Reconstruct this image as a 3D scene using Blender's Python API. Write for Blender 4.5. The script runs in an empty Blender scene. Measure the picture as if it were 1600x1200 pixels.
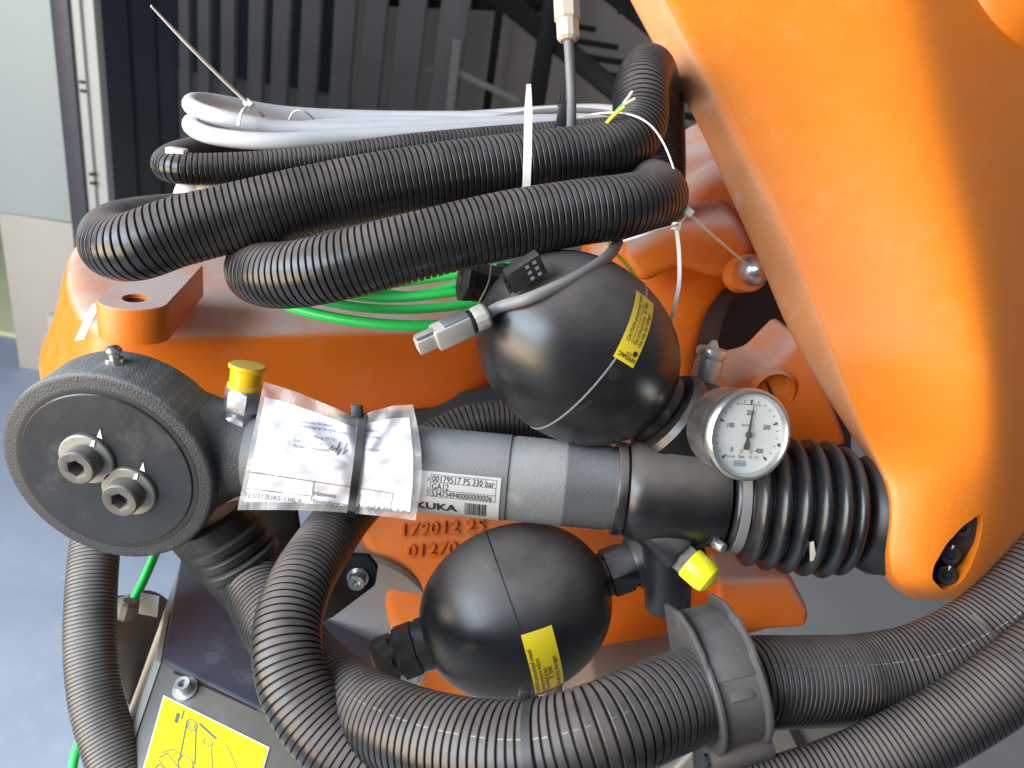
import bpy, bmesh, math, random
from mathutils import Vector, Matrix
random.seed(7)
scene = bpy.context.scene
col = scene.collection
PI = math.pi
# ------------------------------------------------------------------ camera
FPX = 1200.0                       # focal length in pixels of the 1600 px wide photo
PITCH, ROLL = math.radians(25.4), math.radians(9.5)
CAM = Vector((0, 0, 1.5))
u_ = Vector((math.sin(ROLL)*math.cos(PITCH), math.cos(ROLL)*math.cos(PITCH), math.sin(PITCH)))
n_ = (Vector((0, 0, 1)) - u_*u_.z).normalized()
r_ = u_.cross(n_)
f_ = -n_
M3 = Matrix((r_, f_, u_))          # camera axes -> world axes (x right, y away, z up)
cd = bpy.data.cameras.new('camera'); cam = bpy.data.objects.new('camera', cd); col.objects.link(cam)
cam.matrix_world = Matrix.Translation(CAM) @ M3.to_4x4()
cd.sensor_width = 36; cd.lens = FPX/1600*36
cd.clip_start = 0.02; cd.clip_end = 200
cd.dof.use_dof = True; cd.dof.focus_distance = 0.50; cd.dof.aperture_fstop = 11.0
scene.camera = cam
def P(px, py, d):
    return CAM + M3 @ Vector(((px-800)/FPX*d, -(py-600)/FPX*d, -d))
def CV(x, y, z):                   # direction given along the picture axes
    return (M3 @ Vector((x, y, z))).normalized()
X, Y, Z = Vector((1, 0, 0)), Vector((0, 1, 0)), Vector((0, 0, 1))
# ------------------------------------------------------------------ world and light
w = bpy.data.worlds.new('World'); scene.world = w; w.use_nodes = True
bg = w.node_tree.nodes['Background']; bg.inputs[0].default_value = (0.62, 0.66, 0.74, 1); bg.inputs[1].default_value = 0.28
def area(name, loc, target, sx, sy, power, color):
    l = bpy.data.lights.new(name, 'AREA'); l.shape = 'RECTANGLE'; l.size = sx; l.size_y = sy
    l.energy = power; l.color = color
    o = bpy.data.objects.new(name, l); col.objects.link(o); o.location = loc
    o.rotation_euler = (Vector(target)-Vector(loc)).to_track_quat('-Z', 'Y').to_euler()
    return o
TGT = P(700, 600, .55)
area('doorway_daylight_sky', TGT + Vector((-1.66, -1.12, .86)), TGT, 2.1, 1.1, 92, (.72, .86, 1.0))
area('doorway_daylight_ground', TGT + Vector((-1.72, -1.16, -.24)), TGT, 2.1, .85, 54, (1.0, .80, .56))
vs = scene.view_settings; vs.view_transform = 'Standard'; vs.look = 'None'; vs.gamma = 1; vs.exposure = 0.36
# ------------------------------------------------------------------ materials
def mat(name, color, rough=.5, metal=0., dust=0., dcol=(.40, .35, .31), lo=.35, hi=.95, bscale=0, bstr=.2, var=.12, vscale=30, coat=0, ndust=14, spec=.5, speck=0):
    m = bpy.data.materials.new(name); m.use_nodes = True
    nt = m.node_tree; N = nt.nodes; L = nt.links; b = N['Principled BSDF']
    tc = N.new('ShaderNodeTexCoord')
    nz = N.new('ShaderNodeTexNoise'); nz.inputs['Scale'].default_value = vscale; nz.inputs['Detail'].default_value = 6; nz.inputs['Roughness'].default_value = .65
    L.new(tc.outputs['Object'], nz.inputs['Vector'])
    mx = N.new('ShaderNodeMix'); mx.data_type = 'RGBA'
    mx.inputs['A'].default_value = (*[c*(1-var) for c in color], 1); mx.inputs['B'].default_value = (*[min(1, c*(1+var)) for c in color], 1)
    L.new(nz.outputs['Fac'], mx.inputs['Factor']); out = mx.outputs['Result']
    rr = N.new('ShaderNodeMapRange'); rr.inputs['From Min'].default_value = .3; rr.inputs['From Max'].default_value = .7
    rr.inputs['To Min'].default_value = max(.02, rough-.07); rr.inputs['To Max'].default_value = min(1, rough+.07)
    L.new(nz.outputs['Fac'], rr.inputs['Value']); rout = rr.outputs['Result']
    if dust > 0 or speck > 0:
        g = N.new('ShaderNodeNewGeometry'); s = N.new('ShaderNodeSeparateXYZ'); L.new(g.outputs['Normal'], s.inputs[0])
        mr = N.new('ShaderNodeMapRange'); mr.interpolation_type = 'SMOOTHSTEP'
        mr.inputs['From Min'].default_value = lo; mr.inputs['From Max'].default_value = hi
        L.new(s.outputs['Z'], mr.inputs['Value'])
        n2 = N.new('ShaderNodeTexNoise'); n2.inputs['Scale'].default_value = ndust; n2.inputs['Detail'].default_value = 7; n2.inputs['Roughness'].default_value = .6
        L.new(tc.outputs['Object'], n2.inputs['Vector'])
        m2 = N.new('ShaderNodeMapRange'); m2.inputs['From Min'].default_value = .38; m2.inputs['From Max'].default_value = .56
        m2.inputs['To Min'].default_value = .55; m2.inputs['To Max'].default_value = 1
        L.new(n2.outputs['Fac'], m2.inputs['Value'])
        mu = N.new('ShaderNodeMath'); mu.operation = 'MULTIPLY'; L.new(mr.outputs['Result'], mu.inputs[0]); L.new(m2.outputs['Result'], mu.inputs[1])
        mv = N.new('ShaderNodeMath'); mv.operation = 'MULTIPLY'; mv.inputs[1].default_value = dust; L.new(mu.outputs[0], mv.inputs[0])
        fac = mv.outputs[0]
        if speck > 0:      # thin smeared film and specks with a shape of their own
            n3 = N.new('ShaderNodeTexNoise'); n3.inputs['Scale'].default_value = 26; n3.inputs['Detail'].default_value = 9; n3.inputs['Roughness'].default_value = .7
            L.new(tc.outputs['Object'], n3.inputs['Vector'])
            m3 = N.new('ShaderNodeMapRange'); m3.inputs['From Min'].default_value = .54; m3.inputs['From Max'].default_value = .66; m3.inputs['To Max'].default_value = speck
            L.new(n3.outputs['Fac'], m3.inputs['Value'])
            mm = N.new('ShaderNodeMath'); mm.operation = 'MAXIMUM'; L.new(fac, mm.inputs[0]); L.new(m3.outputs['Result'], mm.inputs[1]); fac = mm.outputs[0]
        md = N.new('ShaderNodeMix'); md.data_type = 'RGBA'; md.inputs['B'].default_value = (*dcol, 1)
        L.new(fac, md.inputs['Factor']); L.new(out, md.inputs['A']); out = md.outputs['Result']
        mro = N.new('ShaderNodeMix'); mro.data_type = 'FLOAT'; mro.inputs['B'].default_value = .85
        L.new(fac, mro.inputs['Factor']); L.new(rout, mro.inputs['A']); rout = mro.outputs['Result']
    L.new(out, b.inputs['Base Color']); L.new(rout, b.inputs['Roughness'])
    b.inputs['Metallic'].default_value = metal; b.inputs['Specular IOR Level'].default_value = spec
    if coat: b.inputs['Coat Weight'].default_value = coat; b.inputs['Coat Roughness'].default_value = .25
    if bscale:
        nb = N.new('ShaderNodeTexNoise'); nb.inputs['Scale'].default_value = bscale; nb.inputs['Detail'].default_value = 3
        L.new(tc.outputs['Object'], nb.inputs['Vector'])
        bp = N.new('ShaderNodeBump'); bp.inputs['Strength'].default_value = bstr; bp.inputs['Distance'].default_value = .001
        L.new(nb.outputs['Fac'], bp.inputs['Height']); L.new(bp.outputs['Normal'], b.inputs['Normal'])
    return m
m_orange = mat('orange_paint', (.74, .165, .007), .46, dust=.93, dcol=(.54, .44, .39), lo=.40, hi=.85, bscale=620, bstr=.22, var=.06, speck=.10)
m_armsheen = mat('sheen_paled_orange_edge', (.66, .25, .09), .6, speck=.7, dcol=(.58, .38, .28), ndust=9)  # doorway sheen on the arm's left band, painted as a paler orange
m_armpaint = mat('orange_arm_paint', (.80, .195, .008), .48, dust=.0, dcol=(.78, .36, .15), lo=.40, hi=.8, bscale=620, bstr=.18, var=.07, speck=.10, ndust=9)
m_hose = mat('black_conduit', (.014, .014, .015), .31, dust=.62, dcol=(.24, .19, .17), lo=.22, hi=1.0, bscale=500, bstr=.1, ndust=25, speck=.10)
m_hose2 = mat('dusty_grey_conduit', (.05, .048, .047), .36, dust=.75, dcol=(.27, .24, .22), lo=.1, hi=1.0, bscale=500, bstr=.1, ndust=25, speck=.35)
m_dark = mat('black_enamel', (.010, .010, .011), .31, dust=.60, dcol=(.22, .185, .165), lo=.30, hi=1., bscale=1200, bstr=.05, speck=.03)
m_cast = mat('charcoal_cast_iron', (.032, .034, .037), .55, dust=.8, dcol=(.27, .255, .245), lo=.3, hi=.85, bscale=720, bstr=.7, speck=.15)
m_plate = mat('dark_cover_plate', (.022, .024, .027), .32, dust=.0, bscale=700, bstr=.06, speck=.07)
m_tube = mat('grey_painted_tube', (.105, .107, .110), .5, dust=.6, dcol=(.36, .35, .34), lo=.3, hi=1., bscale=700, bstr=.25, speck=.20)
m_steel = mat('steel', (.66, .65, .62), .33, 1.0, bscale=300, bstr=.08, var=.1)
m_zinc = mat('zinc_plated_steel', (.55, .57, .60), .32, .9, dust=.3, bscale=300, bstr=.08)
m_boltdust = mat('dusty_black_bolt', (.12, .11, .10), .5, .3, dust=.6, speck=.5, dcol=(.36, .33, .29))
m_washer = mat('dusty_washer', (.30, .285, .25), .5, .5, speck=.5, dcol=(.40, .37, .32))
m_rubber = mat('black_rubber', (.014, .0145, .016), .30, dust=.35, dcol=(.2, .18, .17), lo=.4, hi=1, speck=.06)
m_plastic = mat('black_plastic', (.011, .011, .012), .42, dust=.25, dcol=(.2, .18, .17), speck=.05)
m_blackmatte = mat('matte_black_sheet', (.012, .012, .013), .75, spec=.25)
m_nickel = mat('nickel_plated_zinc', (.72, .69, .62), .36, .55, bscale=300, bstr=.08)
m_clip = mat('dusty_grey_plastic', (.050, .046, .044), .55, dust=.55, dcol=(.20, .17, .155), lo=.0, hi=1., bscale=300, bstr=.2, speck=.3)
m_green = mat('green_cable', (.03, .74, .13), .4, var=.05)
m_white = mat('white_cable', (.72, .71, .72), .42, dust=.45, dcol=(.60, .49, .43), lo=.5, hi=1.)
m_tie = mat('natural_nylon', (.82, .78, .70), .45, var=.05)
m_greycable = mat('grey_cable', (.17, .165, .165), .5, dust=.6, speck=.3)
m_yellow = mat('yellow_plastic', (.90, .52, .01), .35, dust=.5, dcol=(.75, .50, .25), lo=.6, hi=.95, var=.03)
m_yellow2 = mat('yellow_cap_plastic', (.88, .80, .02), .32, var=.03)
m_sticker = mat('yellow_sticker', (.90, .66, .01), .4, var=.03, dust=.4, dcol=(.85, .42, .16), lo=.2, hi=.8)
m_sticker2 = mat('lemon_sticker', (.86, .84, .02), .35, var=.02)
m_ink = mat('black_ink', (.015, .015, .015), .6)
m_inkgrey = mat('grey_ink', (.17, .16, .165), .7)
m_red = mat('red_ink', (.75, .05, .02), .5)
m_paper = mat('white_paper', (.80, .77, .83), .8, var=.03)
m_label = mat('silver_label', (.50, .49, .47), .38, .2, var=.08)
m_dial = mat('white_dial', (.80, .79, .74), .5, var=.02)
m_connector = mat('beige_connector', (.56, .47, .36), .38, dust=.2, var=.08)
m_seam = mat('seam_dark', (.012, .012, .012), .5)
m_mark = mat('white_paint_mark', (.78, .77, .75), .6)
m_pale = mat('pale_grey_metal', (.27, .245, .24), .55, var=.08)
m_boxtop = mat('slate_box_paint', (.065, .072, .10), .36, speck=.6, dcol=(.14, .145, .17), ndust=9)
m_boxfront = mat('brushed_grey_box', (.20, .185, .165), .42, .4, speck=.25)
m_brown = mat('recess_shade_brown', (.045, .022, .015), .65, speck=.25, dcol=(.10, .065, .05))  # shade of the enclosed recess put into a darker brown
m_floor = mat('concrete_floor', (.34, .34, .34), .55, var=.22, vscale=3.5, bscale=60, bstr=.15, speck=.25, dcol=(.44, .42, .39))
m_wall = mat('plastered_wall', (.60, .53, .47), .8, var=.1, vscale=1.2)
m_navy = mat('navy_panel', (.050, .064, .095), .5, var=.15, vscale=2)
m_profile = mat('grey_steel_profile', (.40, .39, .385), .5, .3, var=.25, vscale=2.)
m_blacksteel = mat('black_steel', (.012, .011, .011), .5)
m_sheet = mat('galvanised_door_sheet', (.47, .51, .49), .45, var=.06, vscale=3)
m_plinth = mat('pale_concrete', (.58, .53, .46), .8, var=.07, vscale=12, bscale=120, bstr=.3)
m_frame = mat('aluminium_frame', (.55, .54, .50), .45, .0, var=.1, vscale=5)
m_framedark = mat('dark_door_seal', (.07, .07, .085), .5)
m_grass = mat('sun_tinted_grass', (.88, .84, .50), .9, var=.2, vscale=8)  # sunlight on the grass put into its bright yellow base colour
def film_mat(name, alpha, tint, rough, bscale, bstr):
    m = bpy.data.materials.new(name); m.use_nodes = True; nt = m.node_tree; N = nt.nodes; L = nt.links
    b = N['Principled BSDF']; b.inputs['Base Color'].default_value = (*tint, 1); b.inputs['Roughness'].default_value = rough
    tc = N.new('ShaderNodeTexCoord')
    fr = N.new('ShaderNodeLayerWeight'); fr.inputs['Blend'].default_value = .25
    mr = N.new('ShaderNodeMapRange'); mr.inputs['To Min'].default_value = alpha; mr.inputs['To Max'].default_value = min(1, alpha+.5)
    L.new(fr.outputs['Facing'], mr.inputs['Value']); L.new(mr.outputs['Result'], b.inputs['Alpha'])
    if bscale:
        nb = N.new('ShaderNodeTexNoise'); nb.inputs['Scale'].default_value = bscale; nb.inputs['Distortion'].default_value = 1.2; nb.inputs['Detail'].default_value = 2
        L.new(tc.outputs['Object'], nb.inputs['Vector'])
        bp = N.new('ShaderNodeBump'); bp.inputs['Strength'].default_value = bstr; bp.inputs['Distance'].default_value = .004
        L.new(nb.outputs['Fac'], bp.inputs['Height']); L.new(bp.outputs['Normal'], b.inputs['Normal'])
    return m
m_film = film_mat('clear_plastic_film', .16, (.80, .76, .74), .10, 45, .8)
m_glass = film_mat('gauge_glass', .04, (.9, .9, .9), .03, 0, 0)
# ------------------------------------------------------------------ object helpers
ROOT = {}
def rloc(o):
    while o.parent: o = o.parent
    return ROOT[o.name]
def thing(name, label, cat, loc, group=None):
    o = bpy.data.objects.new(name, None); col.objects.link(o); o.location = loc; o.empty_display_size = .02
    o['label'] = label; o['category'] = cat
    if group: o['group'] = group
    ROOT[o.name] = Vector(loc); return o
def tag(o, label, cat, group=None):
    o['label'] = label; o['category'] = cat
    if group: o['group'] = group
    return o
def struct(o): o['kind'] = 'structure'; return o
def mk(name, geo, mt, parent=None, smooth=True, angle=35, label=None):
    vs_, fs_ = geo
    if parent is not None: base = rloc(parent)
    else:
        base = Vector((sum(v[0] for v in vs_)/len(vs_), sum(v[1] for v in vs_)/len(vs_), min(v[2] for v in vs_)))
    me = bpy.data.meshes.new(name); me.from_pydata([Vector(v)-base for v in vs_], [], fs_); me.update()
    if smooth:
        me.polygons.foreach_set('use_smooth', [True]*len(me.polygons))
        if angle: me.set_sharp_from_angle(angle=math.radians(angle))
    me.materials.append(mt)
    o = bpy.data.objects.new(name, me); col.objects.link(o)
    if parent is not None: o.parent = parent
    else: o.location = base; ROOT[o.name] = base
    if label: o['label'] = label
    return o
def join(*gs):
    V, F = [], []
    for v, f in gs:
        k = len(V); V += list(v); F += [tuple(i+k for i in q) for q in f]
    return V, F
def frame(axis, ref=None):
    a = Vector(axis).normalized(); ref = Vector(ref) if ref is not None else (Z if abs(a.z) < .9 else X)
    e1 = (ref - a*ref.dot(a)).normalized(); e2 = a.cross(e1); return a, e1, e2
def lathe(prof, o, axis, segs=48, ref=None, close=True):
    """prof: (radius, height along axis[, 'hex'])"""
    a, e1, e2 = frame(axis, ref); o = Vector(o); V = []; F = []
    for pr in prof:
        r, h = pr[0], pr[1]
        for k in range(segs):
            t = 2*PI*k/segs; rr = r
            if len(pr) > 2: rr = r*math.cos(PI/6)/math.cos((t % (PI/3))-PI/6)
            V.append(o + a*h + (e1*math.cos(t) + e2*math.sin(t))*rr)
    for i in range(len(prof)-1):
        for k in range(segs):
            k2 = (k+1) % segs
            F.append((i*segs+k, i*segs+k2, (i+1)*segs+k2, (i+1)*segs+k))
    if close:
        if prof[0][0] > 1e-6: F.append(tuple(range(segs-1, -1, -1)))
        if prof[-1][0] > 1e-6: F.append(tuple(range((len(prof)-1)*segs, len(prof)*segs)))
    return V, F
def bm_out(bm):
    bm.normal_update(); bm.verts.index_update()
    g = [v.co.copy() for v in bm.verts], [tuple(v.index for v in f.verts) for f in bm.faces]; bm.free(); return g
def prism(poly, ext, bev=0, segs=2):
    """planar polygon (world points) pushed along ext, edges rounded"""
    bm = bmesh.new(); ext = Vector(ext)
    a = [bm.verts.new(Vector(p)) for p in poly]; b = [bm.verts.new(Vector(p)+ext) for p in poly]; n = len(poly)
    bm.faces.new(a); bm.faces.new(b[::-1])
    for i in range(n): bm.faces.new((a[i], b[i], b[(i+1) % n], a[(i+1) % n]))
    bmesh.ops.recalc_face_normals(bm, faces=bm.faces)
    if bev: bmesh.ops.bevel(bm, geom=list(bm.edges), offset=bev, segments=segs, affect='EDGES', profile=.5, clamp_overlap=True)
    return bm_out(bm)
def box(c, ax, ay, az, bev=0, segs=2):
    c, ax, ay, az = Vector(c), Vector(ax), Vector(ay), Vector(az)
    return prism([c-ax-ay-az, c+ax-ay-az, c+ax+ay-az, c-ax+ay-az], az*2, bev, segs)
def catmull(pts, step):
    pts = [Vector(p) for p in pts]; p = [pts[0]*2-pts[1]] + pts + [pts[-1]*2-pts[-2]]; out = []
    for i in range(1, len(p)-2):
        n = 40
        for k in range(n):
            t = k/n; a, b, c, d = p[i-1], p[i], p[i+1], p[i+2]
            out.append(.5*((2*b)+(c-a)*t+(2*a-5*b+4*c-d)*t*t+(3*b-a-3*c+d)*t**3))
    out.append(pts[-1])
    cum = [0]
    for i in range(1, len(out)): cum.append(cum[-1]+(out[i]-out[i-1]).length)
    return out, cum
def at_len(out, cum, s, i0=[0]):
    import bisect
    i = min(max(bisect.bisect_right(cum, s)-1, 0), len(out)-2)
    t = (s-cum[i])/max(1e-9, cum[i+1]-cum[i]); return out[i].lerp(out[i+1], t)
def frames(ps, ref=None):
    T = [(ps[min(i+1, len(ps)-1)]-ps[max(i-1, 0)]).normalized() for i in range(len(ps))]
    a, e1, e2 = frame(T[0], ref); E = [e1]
    for i in range(1, len(ps)):
        e = E[-1]-T[i]*E[-1].dot(T[i]); E.append(e.normalized())
    return T, E
def sweep(pts, r, segs=16, step=.004, cap=True):
    out, cum = catmull(pts, step); n = max(2, int(cum[-1]/step)); ps = [at_len(out, cum, cum[-1]*i/n) for i in range(n+1)]
    T, E = frames(ps); V = []; F = []
    for i, p in enumerate(ps):
        b = T[i].cross(E[i]); rr = r(i/n) if callable(r) else r
        for k in range(segs):
            t = 2*PI*k/segs; V.append(p+(E[i]*math.cos(t)+b*math.sin(t))*rr)
    for i in range(n):
        for k in range(segs):
            k2 = (k+1) % segs; F.append((i*segs+k, i*segs+k2, (i+1)*segs+k2, (i+1)*segs+k))
    if cap: F.append(tuple(range(segs-1, -1, -1))); F.append(tuple(range(n*segs, (n+1)*segs)))
    return V, F
def hose(pts, r, pitch, segs=40, groove=.0016, line=None):
    """corrugated conduit: broad flat ribs with narrow deep grooves"""
    out, cum = catmull(pts, .002); s = 0.; st = []
    pf = pitch if callable(pitch) else (lambda u: pitch)
    while s < cum[-1]:
        p = pf(s/cum[-1]); 
        for t, o in ((0, -1), (.15, -1), (.19, -.15), (.25, 0), (.90, 0), (.96, -.15)): st.append((min(s+t*p, cum[-1]), o*groove, t))
        s += p
    ps = [at_len(out, cum, q[0]) for q in st]
    # smooth centre line for the frames
    T = []
    for q in st:
        a = at_len(out, cum, max(0, q[0]-.006)); b = at_len(out, cum, min(cum[-1], q[0]+.006)); T.append((b-a).normalized())
    a, e1, e2 = frame(T[0]); E = [e1]
    for i in range(1, len(ps)):
        e = E[-1]-T[i]*E[-1].dot(T[i]); E.append(e.normalized())
    V = []; F = []; n = len(ps); LV = []; LF = []
    for i, p in enumerate(ps):
        b = T[i].cross(E[i]); rr = r+st[i][1]
        for k in range(segs):
            t = 2*PI*k/segs; V.append(p+(E[i]*math.cos(t)+b*math.sin(t))*rr)
        if line is not None and abs(st[i][2]-.25) < .01 and i+1 < n and (i//6) % 7 not in (2, 5):
            # printed dash on this rib's crest, facing the given side
            side = Vector(line); q2 = ps[i+1]
            d = (side-T[i]*side.dot(T[i])).normalized(); w_ = T[i].cross(d)*.00028; h = d*(r+.00012); k0 = len(LV)
            LV += [p+h-w_, p+h+w_, q2+h+w_, q2+h-w_]; LF.append((k0, k0+1, k0+2, k0+3))
    for i in range(n-1):
        for k in range(segs):
            k2 = (k+1) % segs; F.append((i*segs+k, i*segs+k2, (i+1)*segs+k2, (i+1)*segs+k))
    return (V, F), (LV, LF)
def strap(pts, width, thick, side, step=.003, taper=None):
    """flat ribbon with its width along side"""
    out, cum = catmull(pts, step); n = max(3, int(cum[-1]/step)); ps = [at_len(out, cum, cum[-1]*i/n) for i in range(n+1)]
    V = []; F = []
    for i, p in enumerate(ps):
        T = (ps[min(i+1, n)]-ps[max(i-1, 0)]).normalized(); sd = Vector(side); sd = (sd-T*sd.dot(T)).normalized(); nn = T.cross(sd)
        ww = width*(taper(i/n) if taper else 1)
        for a, b in ((-1, -1), (1, -1), (1, 1), (-1, 1)): V.append(p+sd*a*ww/2+nn*b*thick/2)
    for i in range(n):
        for k in range(4): F.append((i*4+k, i*4+(k+1) % 4, (i+1)*4+(k+1) % 4, (i+1)*4+k))
    F.append((3, 2, 1, 0)); F.append(tuple(n*4+k for k in range(4)))
    return V, F
def text_geo(s, size, f, bold=0, ext=0, sx=1, align='LEFT', space=1):
    """letters in (u, v) metres, placed by f(u, v, h)"""
    c = bpy.data.curves.new('t', 'FONT'); c.body = s; c.size = size; c.offset = bold*size; c.extrude = ext; c.align_x = align; c.resolution_u = 2; c.space_character = space
    o = bpy.data.objects.new('t', c); col.objects.link(o); dg = bpy.context.evaluated_depsgraph_get(); me = o.evaluated_get(dg).to_mesh()
    V = [f(v.co.x*sx, v.co.y, v.co.z) for v in me.vertices]; F = [tuple(p.vertices) for p in me.polygons]
    bpy.data.objects.remove(o); bpy.data.curves.remove(c); return V, F
def rect_uv(f, u0, v0, u1, v1, h=0, n=8):
    V = []; F = []
    for i in range(n+1):
        u = u0+(u1-u0)*i/n; V += [f(u, v0, h), f(u, v1, h)]
    for i in range(n): F.append((2*i, 2*i+2, 2*i+3, 2*i+1))
    return V, F
def grid_uv(f, u0, v0, u1, v1, h=0, n=10, m=10):
    V = [f(u0+(u1-u0)*i/n, v0+(v1-v0)*j/m, h) for j in range(m+1) for i in range(n+1)]
    F = [(j*(n+1)+i, j*(n+1)+i+1, (j+1)*(n+1)+i+1, (j+1)*(n+1)+i) for j in range(m) for i in range(n)]
    return V, F
def line_uv(f, a, b, wd, h=0, n=10):
    a, b = Vector(a), Vector(b); d = (b-a).normalized(); q = Vector((-d.y, d.x))*wd/2; V = []; F = []
    for i in range(n+1):
        p = a.lerp(b, i/n); V += [f(p.x-q.x, p.y-q.y, h), f(p.x+q.x, p.y+q.y, h)]
    for i in range(n): F.append((2*i, 2*i+2, 2*i+3, 2*i+1))
    return V, F
def plane_map(o, eu, ev):
    eu, ev = Vector(eu).normalized(), Vector(ev).normalized(); nn = eu.cross(ev); o = Vector(o)
    return lambda u, v, h=0: o+eu*u+ev*v+nn*h

# ================================================================== SETTING
def quad(a, b, c, d): return [a, b, c, d], [(0, 1, 2, 3)]
struct(mk('floor', quad(Vector((-30, -12, 0)), Vector((30, -12, 0)), Vector((30, 14, 0)), Vector((-30, 14, 0))), m_floor))
def vpos(px, py, d):   # foot point of a vertical that passes through this pixel
    p = P(px, py, d); return Vector((p.x, p.y, 0))
def upright(px0, px1, py, d, z0, z1, t, mt, name, parent=None, bev=.004):
    a, b = P(px0, py, d), P(px1, py, d); a.z = b.z = 0; dr = (b-a)
    nrm = Vector((-dr.y, dr.x, 0)).normalized()*t
    return mk(name, prism([a+Z*z0, b+Z*z0, b+nrm+Z*z0, a+nrm+Z*z0], Z*(z1-z0), bev), mt, parent)
# hall rear wall
a = vpos(520, 60, 11.2); b = vpos(1500, 60, 11.2)
struct(mk('hall_wall', prism([a, b, b+Y*.2, a+Y*.2], Z*7), m_wall))
a = vpos(120, 100, 11.6); b = vpos(620, 100, 11.6)
struct(mk('hall_wall_dark', prism([a, b, b+Y*.2, a+Y*.2], Z*7), m_navy))
# navy door leaf standing in the opening
dl = thing('door_leaf', 'dark navy hall door leaf behind the aluminium jamb', 'door', vpos(150, 250, 4.2))
upright(140, 272, 120, 4.2, .0, 4.2, .06, m_navy, 'leaf_panel', dl)
upright(200, 204, 120, 4.18, .02, 4.2, .02, m_navy, 'leaf_rib', dl, .002)
upright(240, 244, 120, 4.18, .02, 4.2, .02, m_navy, 'leaf_rib', dl, .002)
# steel profiles leaning against the far wall
names = ['leftmost narrow', 'second from the left,', 'third from the left,', 'fourth from the left,', 'fifth from the left,', 'sixth from the left,', 'seventh from the left,', 'eighth from the left,', 'broad, ninth from the left,', 'rightmost broad']
px = 281
for i in range(10):
    wd = 15+i*2.6+(5 if i > 7 else 0)
    a = vpos(px, 172, 9.3+.03*(i % 3)); b = vpos(px+wd, 172, 9.3+.03*(i % 3)); dy = Vector((0, .12, 0)); lean = Vector((.05*i*.25, .25, 6))
    o = mk('steel_profile', prism([a, b, b+dy, a+dy], lean, .012), m_profile)
    tag(o, 'grey steel profile standing at the rear wall, %s of the row' % names[i].rstrip(','), 'profile', 'steel profiles against the rear wall')
    px += wd+13+(i % 3)*4
# staircase
st = thing('staircase', 'black steel staircase in the hall behind the orange arm', 'staircase', vpos(1120, 330, 8.5))
def bar(name, p0, p1, h, t, mt, parent): # bar between two points with a rectangular section
    d = (p1-p0).normalized(); sd = d.cross(Y).normalized()*h/2; dp = Y*t
    return mk(name, prism([p0-sd, p1-sd, p1+sd, p0+sd], dp, .004), mt, parent)
bar('stringer', P(740, -40, 8.2), P(1190, 330, 8.2), .22, .06, m_blacksteel, st)
bar('stringer', P(860, -90, 8.9), P(1250, 230, 8.9), .22, .06, m_blacksteel, st)
for i in range(11):
    p0 = P(760+i*36, -5+i*29, 8.25); bar('tread', p0, p0+X*.95+Y*.25, .06, .28, m_blacksteel, st)
for q in range(5):
    bar('baluster', P(905+q*62, -30+q*52, 8.2), P(905+q*62+4, -130+q*52, 8.2), .04, .04, m_blacksteel, st)
bar('handrail', P(880, -150, 8.2), P(1200, 110, 8.2), .06, .05, m_blacksteel, st)
upright(840, 868, 60, 8.1, 0, 6, .2, m_blacksteel, 'post', st)
upright(768, 781, 60, 9.6, 0, 6, .12, m_blacksteel, 'post', st)
bar('beam', P(600, -14, 9.5), P(900, -2, 9.5), .34, .2, m_blacksteel, st)
rl = thing('guard_rail', 'pale grey guard rail in front of the hall wall', 'railing', vpos(708, 190, 9.2))
upright(700, 714, 130, 9.0, 0, 1.15, .08, m_frame, 'post', rl); bar('rail', P(712, 112, 9.0), P(810, 158, 9.0), .07, .05, m_frame, rl)
bar('rail', P(665, 108, 9.2), P(705, 112, 9.2), .05, .05, m_profile, rl)
# door jamb and sliding door at the left
jb = thing('door_jamb', 'aluminium door jamb with slotted strip beside the dark opening', 'door frame', vpos(112, 200, 2.6))
upright(79, 107, 20, 2.335, 0, 3.2, .05, m_framedark, 'seal_channel', jb)
upright(106, 125, 20, 2.35, 0, 3.2, .05, m_frame, 'slotted_strip', jb)
upright(128, 147, 20, 2.365, 0, 3.2, .05, m_frame, 'jamb_edge', jb)
for yy in (128, 142, 272, 286):
    xx = 118+(yy-20)*.105
    rd = P(xx, yy, 1)-CAM; p = CAM+rd*((P(116, 20, 2.35).y-CAM.y)/rd.y); mk('slot', box(p, X*.008, Y*.01, Z*.004, .002), m_seam, jb)
dp = thing('sliding_door', 'pale grey sheet metal sliding door panel above concrete plinth', 'door', vpos(40, 345, 2.5))
pa, pb = P(-260, 345, 2.70), P(112, 348, 2.70); zt = pb.z
a, b = Vector((pa.x, pa.y, 0)), Vector((pb.x, pb.y, 0))
pt = vpos(76, 2, 2.5)
mk('sheet', prism([a+Z*zt, b+Z*zt, b+Y*.04+Z*zt, a+Y*.04+Z*zt], Z*2, .004), m_sheet, dp)
for xx, yy in ((3, 66), (28, 310)):
    mk('rivet', lathe([(0, .0), (.006, .002), (.010, .008), (.010, .02)], P(xx, yy, 2.69), Y, 16), m_frame, dp)
pl = thing('plinth_wall', 'pale concrete plinth wall with small metal box, under the sliding door', 'wall', a.lerp(b, .5))
rd = P(28, 560, 1)-CAM; c1 = CAM+rd*((b.y-CAM.y)/rd.y); c1.z = 0
mk('concrete', prism([c1+Z*.0, Vector((pb.x+.02, b.y, 0)), Vector((pb.x+.02, b.y+.12, 0)), c1+Y*.12], Z*(zt-.004), .006), m_plinth, pl)
q = P(90, 516, 2.66)
mk('metal_box', prism([q+X*-.035+Z*-.05, q+X*.035+Z*-.05, q+X*.035+Z*.05, q+X*-.035+Z*.05], Y*.05, .006), m_frame, pl)
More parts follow.
